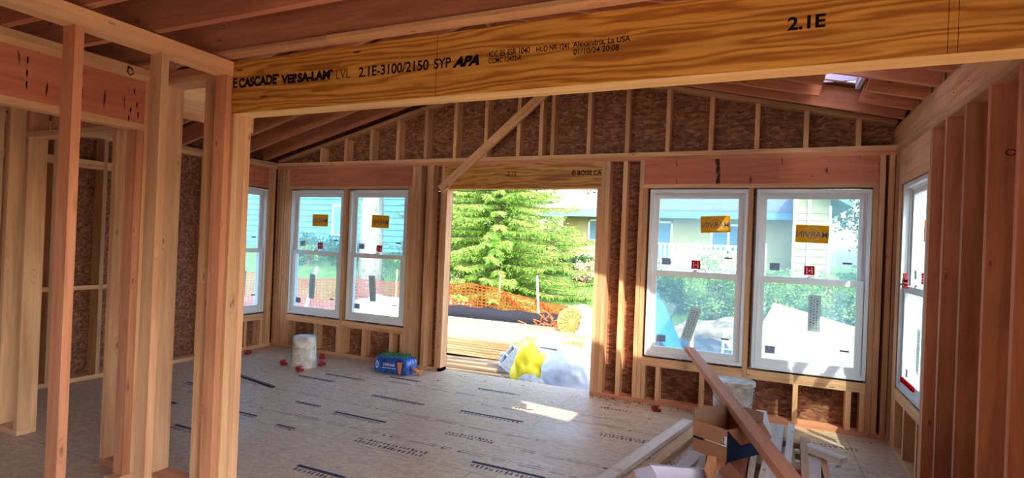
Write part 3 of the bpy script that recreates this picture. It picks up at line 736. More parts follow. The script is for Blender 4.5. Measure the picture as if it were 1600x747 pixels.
# ------------------------------------------------------------------ rafters
def rafter(xa, xb, y, lab, grp):
    za, zb = roofz(xa), roofz(xb)
    d = Vector((xb-xa, 0, zb-za)); n = Vector((-d.z, 0, d.x)).normalized(); n = n if n.z > 0 else -n
    p0 = Vector((xa, y-T4/2, za)); p1 = Vector((xb, y-T4/2, zb))
    o = slant('rafter', p0, p1, T4, .19, 'rafter', base=True); tag(o, lab, 'rafter', grp); return o
def holey(side, y):
    H = HOLES_R if side == 'R' else HOLES_L
    return [h for h in H if h[2] < y and y-T4 < h[3] and h[3]-h[2] > .3]
yR = [-.22-.362*k for k in range(10)]; yR = [y for y in yR if y > -3.75]
for i, y in enumerate(yR):
    hs = holey('R', y)
    if hs:
        h = hs[0]
        rafter(h[1], -.0, y, 'lower piece of the %s right rafter, cut at a roof opening' % ORD[i], 'right side rafters')
        rafter(RX+.02, h[0], y, 'upper piece of the %s right rafter, cut at a roof opening' % ORD[i], 'right side rafters')
    else:
        rafter(RX+.02, -.0, y, ORD[i]+' sloping rafter from the far wall, right side of the roof', 'right side rafters')
for i in range(8):
    y = -.24-.435*i
    rafter(XL+.0, RX-.02, y, ORD[i]+' sloping rafter from the far wall, left side of the roof', 'left side rafters')
tag(board('ridge_board', RX-.018, RX+.018, -3.78, -.01, RZ-.02, RZ+.2, 'rafter'), 'ridge board where the rafters meet', 'ridge board')
# blocking between rafters over the right wall
for i in range(len(yR)-1):
    tag(board('rafter_block', .04, .08, yR[i+1], yR[i]-T4, 2.747, 2.90, 'stud'), '%s blocking piece between the right side rafters from the far wall' % ORD[i], 'blocking', 'blocking between rafters over the right wall')
# curb added above the small opening, tall to block the sun
hx0, hx1, hy0, hy1 = HOLES_R[3]
cb = empty('sun_block_curb', (0, 0, 0)); tag(cb, 'added curb keeping sun out of the small opening above the right rafters', 'added curb')
zc = roofz(-.6)+RD
board('curb_side', hx0-.03, hx1+.03, hy0-.035, hy0-.001, zc-.02, zc+.30, 'plate', cb)
board('curb_side', hx0-.03, hx1+.03, hy1+.001, hy1+.035, zc-.02, zc+.35, 'cardwhite', cb)
board('curb_side', hx0-.034, hx0-.001, hy0, hy1, zc+.06, zc+.35, 'cardwhite', cb)
board('curb_side', hx1+.001, hx1+.034, hy0, hy1, zc-.1, zc+.68, 'cardwhite', cb)

# diagonal brace across the gable
br = slant('diagonal_brace', (-4.50, -.028, 2.19), (-3.10, -.028, 3.37), .10, .04, 'plate', upv=Vector((0, 1, 0)))
tag(br, 'pale diagonal board braced from the doorway header up across the gable studs', 'brace')

# ------------------------------------------------------------------ floor print stamps
random.seed(9)
STAMPS = [(-5.60, -1.19, .50, .07, 0), (-5.42, -.935, .54, .06, 0), (-4.45, -1.40, .60, .07, 1), (-4.39, -2.08, .55, .09, 1), (-3.81, -2.55, .65, .12, 2), (-3.47, -1.38, .62, .08, 0), (-2.82, -2.5, .55, .1, 1),
          (-3.80, -3.22, .4, .1, 0), (-4.75, -.62, .4, .06, 0), (-2.2, -1.3, .5, .09, 2), (-1.75, -1.7, .5, .1, 2), (-5.35, -2.55, .5, .08, 0), (-6.3, -2.1, .5, .08, 1), (-6.2, -2.7, .5, .1, 0), (-5.2, -3.1, .5, .1, 0),
          (-3.7, -.5, .45, .06, 0), (-3.3, -2.0, .45, .08, 2), (-4.55, -2.62, .2, .07, 1), (-.75, -.5, .5, .07, 2), (-3.1, -.95, .2, .05, 0), (-4.9, -2.0, .3, .06, 0), (-2.4, -.45, .35, .05, 2)]
for k, (x, y, L, h, kind) in enumerate(STAMPS):
    bm = bmesh.new()
    if kind in (0, 1): bx(bm, x, x+L, y+h*.55, y+h*.9, .0004, .0012)
    rows = ((y-h*.1, h*.5),) if kind == 1 else ((y, h*.42),) if kind == 0 else ((y, h*.42), (y+h*.6, h*.3))
    for y0_, hh in rows:
        xx = x+.02
        while xx < x+L-.02:
            w_ = random.uniform(.016, .034)
            for q in range(random.randint(2, 3)):
                u = xx+random.uniform(0, w_*.6); bx(bm, u, u+.006, y0_, y0_+hh*random.uniform(.6, 1), .0004, .0012)
            if random.random() < .8:
                v_ = y0_+hh*random.choice((0, .45, .85)); bx(bm, xx, xx+w_*.7, v_, v_+.006, .0004, .0012)
            xx += w_+.010
    finish(bm, 'printed_stamp', M['inkblue'], fl)

# doubled, broken chalk and nail lines along the panel seams
for k, (x0_, x1_, yy) in enumerate(((-6.6, -.6, -2.30), (-6.6, -2.0, -.78), (-3.4, -.3, -1.02), (-6.4, -2.5, -1.72), (-2.6, -.4, -2.02))):
    bm = bmesh.new(); x = x0_
    while x < x1_:
        L = random.uniform(.03, .28)
        for dy in ((0, .035) if random.random() < .5 else (0,)): bx(bm, x, min(x+L, x1_), yy+dy-.0022+random.uniform(-.002, .002), yy+dy+.0022, .0003, .0009)
        if random.random() < .35: bx(bm, x, x+.022, yy-.008, yy+.010, .0003, .0010)
        x += L+random.uniform(.01, .10)
    finish(bm, 'seam_line', M['slipmark'] if k % 2 else M['inkblue'], fl)
# oval maker's stamp on the sheathing below the right window
pst = lambda u, v, d: (u, D6-d, v)
lettering('printed_lettering', 'HUBER', -.615, -.425, .285, .345, pst, 'ink', wb, bold=-.01)
bm = bmesh.new()
for k in range(32):
    a0, a1 = 2*PI*k/32, 2*PI*(k+1)/32
    bm.faces.new([bm.verts.new((-.52+r*1.0*math.cos(a), D6-.0009, .315+r*.46*math.sin(a))) for r, a in ((.117, a0), (.124, a0), (.124, a1), (.117, a1))])
finish(bm, 'printed_ring', M['ink'], wb)

# ------------------------------------------------------------------ things on the floor
def bucket(name, loc, label, upside=False, lid=False, r=.15, h=.36, rz=0):
    root = empty(name, loc, rz); tag(root, label, 'bucket')
    bm = bmesh.new()
    r0 = r*.88
    prof = [(r0*.97, 0), (r0, .008), (r*.955, h*.74), (r*.985, h*.745), (r*.985, h*.765), (r*.962, h*.77), (r*.968, h*.83), (r*1.0, h*.835), (r*1.0, h*.855), (r*.975, h*.86), (r*.985, h*.955), (r*1.03, h*.96), (r*1.03, h), (r*.965, h), (r*.94, h*.7), (r0*.93, .012)]
    if lid: prof = prof[:13]
    lathe(bm, prof, 40)
    if upside:
        for v in bm.verts: v.co = Vector((v.co.x, -v.co.y, h-v.co.z))
    finish(bm, 'pail', M['bucket'], root, smooth=False)
    if lid:
        bm = bmesh.new(); lathe(bm, [(r*1.05, h*.93), (r*1.065, h*.94), (r*1.065, h*1.01), (r*1.03, h*1.03), (r*.98, h*1.03), (r*.96, h*1.01), (r*.5, h*1.01)], 40)
        finish(bm, 'lid', M['bucket'], root)
        # wire bail hanging on one side
        bm = bmesh.new(); pts = []
        for k in range(17):
            a = PI*k/16; pts.append((-r*1.03*math.cos(a), -r*1.05*math.sin(a)*.98-.004, h*.82-.13*math.sin(a)))
        tube(bm, pts, .0025, 6); finish(bm, 'bail_handle', M['steel'], root, smooth=True)
    # printed label patch, wrapped on the wall of the pail
    bm = bmesh.new(); random.seed(int(loc[0]*100))
    def cyl(a, z):
        zz = z if not upside else h-z
        rr = (r0+(r*.955-r0)*min(1, zz/(h*.74)))+.0012; return (rr*math.cos(a), rr*math.sin(a), z)
    for (a0, a1, z0_, z1_) in ((-2.5, -1.6, .08, .25),):
        for k in range(8):
            b0, b1 = a0+(a1-a0)*k/8, a0+(a1-a0)*(k+1)/8
            bm.faces.new([bm.verts.new(cyl(*q)) for q in ((b0, z0_), (b1, z0_), (b1, z1_), (b0, z1_))])
    finish(bm, 'paper_label', M['palelabel'] if False else M['sheet'], root)
    bm = bmesh.new()
    for k in range(26):
        a = random.uniform(-2.5, -.7); z = random.uniform(.06, .26); w_ = random.uniform(.03, .10); hh = random.uniform(.004, .014)
        f = lambda q: tuple(Vector(q)*1.0)
        P_ = [cyl(a, z), cyl(a+w_, z), cyl(a+w_, z+hh), cyl(a, z+hh)]
        bm.faces.new([bm.verts.new((p[0]*1.008, p[1]*1.008, p[2])) for p in P_])
    finish(bm, 'printed_marks', M['darkmark'], root)
    return root
bucket('bucket', (-5.89, -.74, 0), 'upturned dirty white bucket on the floor by the left windows', upside=True, r=.155, h=.36, rz=-.35)

random.seed(3)
for i, (x, y) in enumerate(((-6.12, -.83), (-5.73, -.985), (-5.73, -.60), (-6.0, -.28), (-6.9, -.65), (-1.88, -.25))):
    bm = bmesh.new()
    lathe(bm, [(.020, 0), (.026, .006), (.026, .016), (.014, .020), (.014, .034), (.024, .038), (.024, .044)], 14)
    bx(bm, -.034, -.02, -.008, .008, .0, .022); bx(bm, .018, .036, -.007, .007, .006, .03); bx(bm, -.008, .008, .018, .034, .0, .02)
    o = finish(bm, 'plastic_cap', M['redplastic'], loc=(x, y, .004)); o.rotation_euler = (random.uniform(-.1, .1), 0, random.uniform(0, 6)); o.scale = (1.35, 1.35, 1.25)
    tag(o, ['red plastic cap on the floor left of the upturned bucket', 'red plastic cap on the floor in front of the upturned bucket', 'red plastic cap on the floor right of the upturned bucket', 'red plastic cap on the floor behind the upturned bucket against the wall',
            'red plastic cap on the floor near the far left corner', 'red plastic cap on the floor under the right window pair'][i], 'plastic cap', 'red plastic caps on the floor')
o = slant('metal_strip', (-6.25, -1.50, .008), (-5.43, -1.70, .008), .035, .012, 'stud', parent=None, bevel=.001); o.data.materials.clear(); o.data.materials.append(M['rust'])
tag(o, 'thin dark metal strip lying on the floor by the beam post', 'metal strip')

# shrink-wrapped case of water
wc = empty('water_case', (-4.84, -.33, 0), math.radians(3)); tag(wc, 'blue shrink-wrapped case of water bottles on the floor left of the doorway', 'water case')
bm = bmesh.new(); random.seed(12); CL, CWd, CH = .44, .25, .20
nx, ny = 6, 4
pr = []
for i in range(nx*8+1):
    t = i/(nx*8); pr.append((t, .012*abs(math.sin(PI*t*nx))))
loop = [(-CL/2+CL*t, -CWd/2-b) for t, b in pr]
ts = [(i/(ny*6), .012*abs(math.sin(PI*i/6))) for i in range(ny*6+1)]
loop += [(CL/2+b, -CWd/2+CWd*t) for t, b in ts[1:]]
loop += [(-CL/2+CL*t, CWd/2+b) for t, b in pr[::-1][1:]]
loop += [(-CL/2-b, -CWd/2+CWd*t) for t, b in ts[::-1][1:-1]]
rings = []
for z, s in ((.002, .93), (.012, .985), (.03, 1), (.10, .985), (.135, .99), (.165, .93), (.185, .80), (.192, .7)):
    rings.append([bm.verts.new((x*s, y*s, z+random.uniform(-.0015, .0015))) for x, y in loop])
n_ = len(loop)
for a, b in zip(rings, rings[1:]):
    for k in range(n_): bm.faces.new((a[k], a[(k+1) % n_], b[(k+1) % n_], b[k]))
bm.faces.new(rings[0][::-1]); bm.faces.new(rings[-1])
finish(bm, 'plastic_wrap', M['bluewrap'], wc, smooth=True)
for i in range(nx):
    for j in range(ny):
        bm = bmesh.new(); lathe(bm, [(.028, .0), (.020, .012), (.0145, .020), (.0145, .034), (.012, .036)], 12)
        finish(bm, 'bottle_neck', M['bottlecap'], wc, loc=((-CL/2+CL/nx*(i+.5))*.84, (-CWd/2+CWd/ny*(j+.5))*.84, .176))
plw = lambda u, v, d: (u, -CWd/2-.0135-d, v)
bm = bmesh.new()
random.seed(2)
for u in range(9):
    zt_ = random.uniform(.112, .125); bx(bm, -.085+u*.017, -.081+u*.017, -CWd/2-.0145, -CWd/2-.0135, .088, zt_)
    if u % 2: bx(bm, -.085+u*.017, -.073+u*.017, -CWd/2-.0145, -CWd/2-.0135, .098+random.uniform(0, .012), .102+random.uniform(.002, .012))
for u in range(12): bx(bm, -.10+u*.015, -.092+u*.015, -CWd/2-.0145, -CWd/2-.0135, .062, .070)
for a in range(10):
    t0, t1 = a/10, (a+1)/10
    for s in (-1, 1):
        bm.faces.new([bm.verts.new((-.175+s*.014*math.sin(PI*t)+s*.003*q, -CWd/2-.0140, .05+.09*t)) for t, q in ((t0, -1), (t1, -1), (t1, 1), (t0, 1))])
finish(bm, 'printed_marks', M['white'], wc)
bm = bmesh.new(); v = [bm.verts.new(p) for p in ((.095, -CWd/2-.014, .145), (.165, -CWd/2-.014, .15), (.15, -CWd/2-.014, .05), (.142, -CWd/2-.014, .01), (.118, -CWd/2-.014, .01), (.108, -CWd/2-.014, .07))]; bm.faces.new(v)
finish(bm, 'printed_bottle_shape', M['skin_orange'], wc)
bm = bmesh.new()
for k in range(5): tube(bm, [(.24+k*.012, -.05+k*.02, .09-k*.01), (.29+k*.01, -.03+k*.02, .05), (.34, -.01*k, .02)], .01, 6)
finish(bm, 'loose_wrap', M['skin_orange'], wc, smooth=True)

# ------------------------------------------------------------------ lumber pile, foreground right
def scrap(p0, p1, w, t, mat, lab, twist=0, grp='offcuts in the foreground pile', name='lumber_offcut'):
    o = slant(name, p0, p1, w, t, mat, base=True, twist=twist); return tag(o, lab, 'offcut', grp)
scrap((-1.56, -.52, .004), (-1.98, -2.75, .004), .089, .04, 'scrap', 'long pale board on the floor, leftmost of the foreground pile')
scrap((-1.405, -.42, .004), (-1.80, -2.60, .004), .089, .04, 'scraptan', 'long tan board on the floor, second from the left of the foreground pile')
scrap((-1.31, -.9, .004), (-1.66, -2.9, .004), .089, .04, 'scrap', 'whitish board beside the cardboard box, partly under it')
random.seed(31)
for i in range(4):
    scrap((-1.30, -.97-.02*i, .001+.049*i), (-1.02, -1.05-.02*i, .001+.049*i), .14, .047, 'scraptan', ORD[i]+' wide block up in the small stack under the lidded bucket', name='lumber_bearer')
k = 0
# lower layers of the pile: crosswise and lengthwise pieces that carry the top boards
for lay, (z, dirx) in enumerate(((.0, 1), (.042, 0), (.084, 1), (.126, 0), (.168, 1), (.210, 0), (.252, 1))):
    if dirx:
        for y in (-1.55, -2.15, -2.75):
            scrap((-1.29, y+random.uniform(-.05, .05), z+.001), (-.72, y+random.uniform(-.05, .05), z+.001), .089, .04, 'scraptan', 'crosswise bearer, %s layer up, %s from the far end' % (ORD[lay], {-1.55: 'first', -2.15: 'second', -2.75: 'third'}[y]), name='lumber_bearer')
    else:
        for i, x in enumerate((-1.24, -1.10, -.96, -.82)):
            scrap((x+random.uniform(-.015, .015), -1.28-random.uniform(0, .25), z+.001), (x-.08, -3.05, z+.001), .089, .04, random.choice(('scrap', 'scraptan')), 'lengthwise board, %s from the left, %s layer of the pile' % (ORD[i], ORD[lay]))
ZT0 = .294
scrap((-.865, -1.34, ZT0+.002), (-.965, -2.95, ZT0+.002), .089, .04, 'scrap', 'broad white board on top of the pile, right of the cardboard box')
scrap((-.78, -1.36, ZT0+.002), (-.875, -2.95, ZT0+.002), .040, .06, 'scrap', 'narrow white board on edge, right of the broad white board')
scrap((-.715, -1.55, ZT0-.04), (-.76, -2.7, ZT0-.04), .04, .07, 'scraptan', 'thin tan strip standing on edge in the pile')
scrap((-.655, -1.62, .20), (-.735, -2.7, .24), .085, .04, 'scrap', 'wide whitish plank with a cross piece nailed near its end')
scrap((-.70, -1.62, .262), (-.50, -1.75, .245), .09, .04, 'scrap', 'short cross piece resting on the wide whitish plank')
scrap((-.605, -1.45, .16), (-.60, -2.6, .10), .04, .085, 'scraptan', 'upright-edged board right of the wide whitish plank')
scrap((-.585, -1.0, .10), (-.68, -1.75, .16), .06, .04, 'scraptan', 'tan stick pointing to the window wall from the pile')
scrap((-.545, -1.72, .10), (-.57, -2.7, .10), .085, .04, 'scrap', 'pale board at the right edge of the foreground pile')
for i in range(3):
    scrap((-.545+.0*i, -1.8-.3*i, 0.001), (-.50, -1.8-.3*i-.09, 0.001), .04, .098, 'scraptan', ORD[i]+' small block under the right edge of the pile', name='lumber_block')
scrap((-1.06, -1.62, ZT0+.002), (-1.10, -2.95, ZT0+.002), .089, .04, 'stud_red', 'reddish board on the pile under the box')
scrap((-1.185, -1.60, ZT0+.002), (-1.22, -2.95, ZT0+.002), .089, .04, 'stud_red', 'second reddish board on the pile under the box')
scrap((-.80, -1.75, ZT0-.05), (-.83, -2.95, ZT0-.05), .05, .04, 'scraptan', 'tan board sunk between the white boards of the pile')
scrap((-1.0, -1.55, ZT0+.002), (-1.045, -2.95, ZT0+.002), .04, .04, 'scrap', 'thin white strip just right of the cardboard box')
scrap((-.63, -2.0, .001), (-.30, -1.35, .001), .089, .04, 'scraptan', 'tan offcut lying flat on the floor right of the pile')
scrap((-.62, -1.9, .045), (-.47, -2.7, .045), .089, .04, 'scrap', 'pale board angled outward on the right side of the pile')
scrap((-.975, -1.16, .335), (-.945, -1.9, .338), .07, .04, 'scrap', 'short white block end poking out above the pile behind the leaning board', grp=None)
bucket('bucket', (-1.185, -1.02, .20), 'lidded plaster-smeared bucket behind the cardboard box', lid=True, r=.155, h=.345, rz=.2)

def obox(name, loc, rz, L, W, H, label, mats, flaps):
    root = empty(name, loc, rz); tag(root, label, 'cardboard box'); t = .004
    bm = bmesh.new(); bx(bm, -L/2, L/2, -W/2, W/2, 0, t, 0)
    bx(bm, -L/2, L/2, -W/2, -W/2+t, t, H, 0); bx(bm, -L/2, L/2, W/2-t, W/2, t, H, 0)
    bx(bm, -L/2, -L/2+t, -W/2+t, W/2-t, t, H, 0); bx(bm, L/2-t, L/2, -W/2+t, W/2-t, t, H, 0)
    body = finish(bm, 'box_body', M[mats[0]], root)
    for side, ang, ln, mt, lab in flaps:
        bm = bmesh.new(); ll = L if side in 'FB' else W; e = .02
        v = [bm.verts.new(p) for p in ((-ll/2, 0, 0), (ll/2, 0, 0), (ll/2-e, ln, 0), (-ll/2+e, ln, 0), (-ll/2, 0, t), (ll/2, 0, t), (ll/2-e, ln, t), (-ll/2+e, ln, t))]
        for f in ((0, 3, 2, 1), (4, 5, 6, 7), (0, 1, 5, 4), (1, 2, 6, 5), (2, 3, 7, 6), (3, 0, 4, 7)): bm.faces.new([v[i] for i in f])
        o = finish(bm, 'flap', M[mt], root)
        if lab: o['label'] = lab
        rzz = {'F': PI, 'B': 0, 'L': PI/2, 'R': -PI/2}[side]
        pos = {'F': (0, -W/2, H), 'B': (0, W/2, H), 'L': (-L/2, 0, H), 'R': (L/2, 0, H)}[side]
        o.matrix_local = Matrix.Translation(pos) @ Matrix.Rotation(rzz, 4, 'Z') @ Matrix.Rotation(ang, 4, 'X')
    return root
BL, BWd, BH = .235, .35, .19
cbx = obox('cardboard_box', (-1.165, -2.23, .337), math.radians(-32), BL, BWd, BH, 'open cardboard box with navy sides on the lumber pile', ('card',),
           [('F', -1.25, .09, 'card', 'brown flap hanging over the front'), ('R', -.75, .10, 'card', 'brown flap folded out to the right'), ('B', .9, .07, 'cardin', None), ('L', 1.3, .06, 'cardin', None)])
bm = bmesh.new()
bx(bm, BL/2, BL/2+.0015, -BWd/2+.0, BWd/2, .0, BH*.97)
o = finish(bm, 'printed_side', M['navy'], cbx); o['label'] = 'navy printed side'
bm = bmesh.new(); bx(bm, -BL/2, -BL/2+.075, -BWd/2-.0015, -BWd/2, .08, BH-.01); o = finish(bm, 'printed_corner', M['navy'], cbx)
bm = bmesh.new(); bx(bm, -.03, .115, -BWd/2-.002, -BWd/2, .09, .15); finish(bm, 'paper_label', M['white'], cbx)
bm = bmesh.new(); bx(bm, -.026, .02, -BWd/2-.0028, -BWd/2-.002, .098, .104)
for q in range(7): bx(bm, .035+q*.010, .040+q*.010, -BWd/2-.0028, -BWd/2-.002, .10, .14)
bx(bm, .02, .11, -BWd/2-.0028, -BWd/2-.002, .098, .102)
finish(bm, 'printed_marks', M['ink'], cbx)
random.seed(8)
for i in range(7):
    bm = bmesh.new(); lathe(bm, [(.012, 0), (.020, .004), (.020, .014), (.010, .02), (.010, .035)], 12)
    a = random.uniform(0, 6.28); px_, py_ = random.uniform(-.07, .07), random.uniform(-.11, .11)
    R = Matrix.Rotation(math.radians(-32), 3, 'Z') @ Vector((px_, py_, 0))
    o = finish(bm, 'plastic_cap', M['redplastic'], loc=(-1.165+R.x, -2.23+R.y, .342+.0*i)); o.scale = (1.3, 1.3, 2.0)
    tag(o, 'red plastic cap lying inside the open cardboard box', 'plastic cap', 'red plastic caps inside the box')
wbx = obox('white_box', (-1.31, -2.93, .05), math.radians(20), .36, .24, .33, 'open white carton with lilac and brown flaps at the bottom edge', ('cardwhite',),
           [('B', -.28, .17, 'cardwhite', 'lilac-white flap folded back'), ('F', -1.4, .12, 'cardwhite', None), ('L', -.25, .10, 'cardwhite', None), ('R', .9, .08, 'card', 'brown flap standing up')])
bm = bmesh.new(); v = [(.10, .0, .28), (.16, .08, .30), (.15, .09, .42), (.10, .05, .44), (.07, .0, .38)]
a = [bm.verts.new(p) for p in v]; b = [bm.verts.new((p[0]+.004, p[1]-.004, p[2])) for p in v]; bm.faces.new(a); bm.faces.new(b[::-1])
for i in range(5): bm.faces.new((a[i], b[i], b[(i+1) % 5], a[(i+1) % 5]))
finish(bm, 'divider', M['card'], wbx)
for i, (x, y, z0_) in enumerate(((-1.50, -2.85, .0),)):
    pass
tag(slant('lumber_block', (-1.46, -2.96, .0), (-1.16, -2.85, .0), .15, .05, 'scraptan', base=True), 'flat offcut under the white carton', 'offcut')

# long 2x4 from the window sill to a sawhorse beside the viewer
A0, A1 = Vector((-1.62, -.045, .61)), Vector((-.875, -3.11, .55)); dv = (A1-A0).normalized()
tag(slant('long_board', A0, A0+dv*4.35, .089, .041, 'stud_red', twist=-.12), 'long reddish board leaning from the right window sill over the box', 'board')
e = A0+dv*4.2
sh = empty('sawhorse', (e.x, e.y, 0), 0); tag(sh, 'low wooden sawhorse carrying the near end of the long board', 'sawhorse')
board('top_rail', -.35, .35, -.03, .03, e.z-.115, e.z-.03, 'stud', sh)
for sx_ in (-1, 1):
    for sy_ in (-1, 1):
        slant('leg', (sx_*.33, sy_*.17, .02), (sx_*.28, sy_*.035, e.z-.06), .06, .035, 'stud', parent=sh)

# debris along the right bottom plate
random.seed(77); bm = bmesh.new()
for k in range(260):
    x = random.uniform(-2.6, -1.3) if k < 150 else random.uniform(-7, -.1); y = -abs(random.gauss(0, .06 if k < 150 else .5))-.01
    s = random.uniform(.002, .009)
    v = bx(bm, x, x+s*random.uniform(1, 4), y, y+s, .0005, .0005+s*.4)
tag(finish(bm, 'sawdust', M['rust']), 'scattered chips and sawdust along the foot of the far wall', 'debris', kind='stuff')

# ================================================================== OUTSIDE
def outboard(x0, x1, y0, y1, z0, z1, lab, mat='outlumber', rz=0, grp='boards stacked outside the doorway'):
    o = board('stacked_board', x0, x1, y0, y1, z0, z1, mat); tag(o, lab, 'board', grp)
    if rz: o.rotation_euler.z += rz
    return o
random.seed(14)
# long stack lying parallel to the house
z = -.56
for lay in range(7):
    for j in range(3):
        x1 = -4.55+random.uniform(-.12, .12)-(.5 if lay > 4 else 0); x0 = -9.2+random.uniform(-.3, .3)
        y0_ = 3.75+j*.30+random.uniform(-.02, .02)
        outboard(x0, x1, y0_, y0_+.28, z, z+.042, 'outdoor stacked board, %s layer up, %s row from the house' % (ORD[lay], ORD[j]))
    z += .046
    if lay in (1, 3):
        for sx_ in (-8.8, -7.0, -5.0):
            pass
zz = z
for j, x in enumerate((-8.6, -6.9, -5.1)):
    outboard(x-.05, x+.05, 3.78, 4.62, -.605, -.562, ORD[j]+' bearer from the left under the lumber stack outside', grp=None)
for j in range(6):
    outboard(-9.2+random.uniform(-.2, .2), -4.3+random.uniform(-.3, .3), 5.0+j*.31, 5.28+j*.31, -.56, -.30+.0*j, ORD[j]+' thick pale plank from the house in the rear lumber stack', grp='rear lumber stack')
for j in range(5):
    o = slant('plank', (-7.2+.25*j, 3.0-.12*j, -.575+.045*(j % 2)), (-5.3+.15*j, 3.2-.15*j, -.575+.045*(j % 2)), .14, .04, 'outlumber')
    tag(o, ORD[j]+' loose plank on the ground in front of the lumber stack', 'board', 'loose planks outside the doorway')
for j, (a, b, mt) in enumerate((((-5.55, 1.9, -.57), (-4.85, 2.35, -.565), 'scraptan'), ((-5.25, 1.75, -.57), (-4.6, 1.95, -.56), 'outlumber'))):
    tag(slant('plank', a, b, .12, .04, mt), ['tan offcut on the ground just outside the doorway', 'pale offcut on the ground just outside the doorway'][j], 'board')
# black silt fence, safety netting, posts
def drape(name, pts, z0, z1, mat, lab, cat, n=60, wav=.02):
    bm = bmesh.new(); vs = []
    for i in range(n+1):
        t = i/n*(len(pts)-1); k = min(int(t), len(pts)-2); f = t-k
        p = Vector(pts[k])*(1-f)+Vector(pts[k+1])*f
        w_ = wav*math.sin(i*1.3)+random.uniform(-.01, .01)
        g = ground_z(p.x, p.y)
        zt_ = z1 if not callable(z1) else z1(i/n)
        vs.append([bm.verts.new((p.x, p.y+w_*.4, g+z0)), bm.verts.new((p.x, p.y-w_*.5, g+(z0+zt_)/2)), bm.verts.new((p.x, p.y+w_, g+zt_+.02*math.sin(i*.9)))])
    for a, b in zip(vs, vs[1:]):
        for q in range(2): bm.faces.new((a[q], b[q], b[q+1], a[q+1]))
    geo = bmesh.ops.solidify(bm, geom=bm.faces[:], thickness=.01)
    return tag(finish(bm, name, M[mat], smooth=True), lab, cat)
drape('silt_fence', [(-9.6, 7.2, 0), (-8.6, 7.35, 0), (-5.3, 7.5, 0)], 0, .52, 'blacktarp', 'low black silt fence running behind the lumber stack', 'silt fence')
nf = empty('safety_fence', (0, 0, 0)); tag(nf, 'orange plastic safety netting fence below the spruce', 'fence')
def netpt(s, h):           # s metres along, h 0..1
    x = -17+s; q_ = max(0, min(1, (-8.8-x)/3)); y = 8.25-1.75*q_*q_*(3-2*q_)+.15*math.sin(s*.6); g = ground_z(x, y)
    top = 1.02-.12*abs(math.sin(s*1.05))-max(0, s-9.8)*.22
    top = max(top, .28)
    return Vector((x+.03*math.sin(s*2+h*3), y+.06*math.sin(s*1.7+h*2)+(.12*math.sin(s*7+h*9) if s > 10 else 0), g+.03+h*top))
bm = bmesh.new()
def strip(P, w_):
    for a, b in zip(P, P[1:]):
        d = (b-a).normalized(); n = Vector((0, -1, 0)); sd = d.cross(n).normalized()*w_/2
        v = [bm.verts.new(q) for q in (a-sd, b-sd, b+sd, a+sd)]; bm.faces.new(v)
LEN = 12.3
for k in range(13): strip([netpt(s*.15, k/12) for s in range(int(LEN/.15))], .026 if k not in (0, 12) else .04)
s = 0
while s < LEN:
    strip([netpt(s, h/6) for h in range(7)], .032); s += .12
bmesh.ops.solidify(bm, geom=bm.faces[:], thickness=.004)
finish(bm, 'netting', M['orange'], nf)
for s in (1, 4, 7, 9.8):
    p = netpt(s, 0); bm = bmesh.new(); tube(bm, [(p.x, p.y+.06, p.z-.2), (p.x+.03, p.y+.06, p.z+1.3)], .022, 8); finish(bm, 'fence_post', M['stake'], nf)
bm = bmesh.new(); tube(bm, [(-5.80, 7.6, -.62), (-5.93, 7.62, .80)], .025, 8); tag(finish(bm, 'marker_pole', M['trimwhite']), 'thin white marker pole by the orange netting', 'pole')
bm = bmesh.new(); tube(bm, [(-12.1, 6.3, -.6), (-11.75, 6.35, .72)], .04, 8); tag(finish(bm, 'leaning_pole', M['trimwhite']), 'pale pole leaning on the netting, seen through the window nearest the left corner', 'pole')
# orange netting roll
rl = empty('netting_roll', (-4.62, 6.25, -.6)); tag(rl, 'orange roll of netting lying end on beside the lumber', 'netting roll')
bm = bmesh.new(); lathe(bm, [(.05, 0), (.32, 0), (.33, .02), (.33, .9), (.31, .92), (.05, .92)], 28)
for v in bm.verts: v.co = Vector((v.co.x, v.co.z, v.co.y+.52))
finish(bm, 'roll', plain('pale_orange_roll', (240, 178, 96), .7, nscale=12, c2=(226, 150, 70)), rl)
bm = bmesh.new()
for k in range(14):
    a = 2*PI*k/14; p, q = (.07*math.cos(a), -.008, .07*math.sin(a)+.52), (.31*math.cos(a+.15), -.008, .31*math.sin(a+.15)+.52); tube(bm, [p, q], .008, 5)
for r in (.16, .24):
    tube(bm, [(r*math.cos(2*PI*k/24), -.006, r*math.sin(2*PI*k/24)+.52) for k in range(25)], .006, 5)
finish(bm, 'spoke_pattern', M['orange'], rl)
# crumpled heap of netting by the roll
bm = bmesh.new(); random.seed(6)
for k in range(60):
    a = random.uniform(0, 6.28); r = random.uniform(.05, .6); p = Vector((-5.35+r*math.cos(a)*1.2, 6.9+r*math.sin(a)*.5, -.58+random.uniform(0, .55*(1-r/.7))))
    q = p+Vector((random.uniform(-.4, .4), random.uniform(-.2, .2), random.uniform(-.1, .25))); tube(bm, [p, (p+q)/2+Vector((0, 0, .05)), q], .012, 4)
tag(finish(bm, 'netting_heap', M['orange']), 'crumpled heap of orange netting beside the roll', 'netting', kind='stuff')

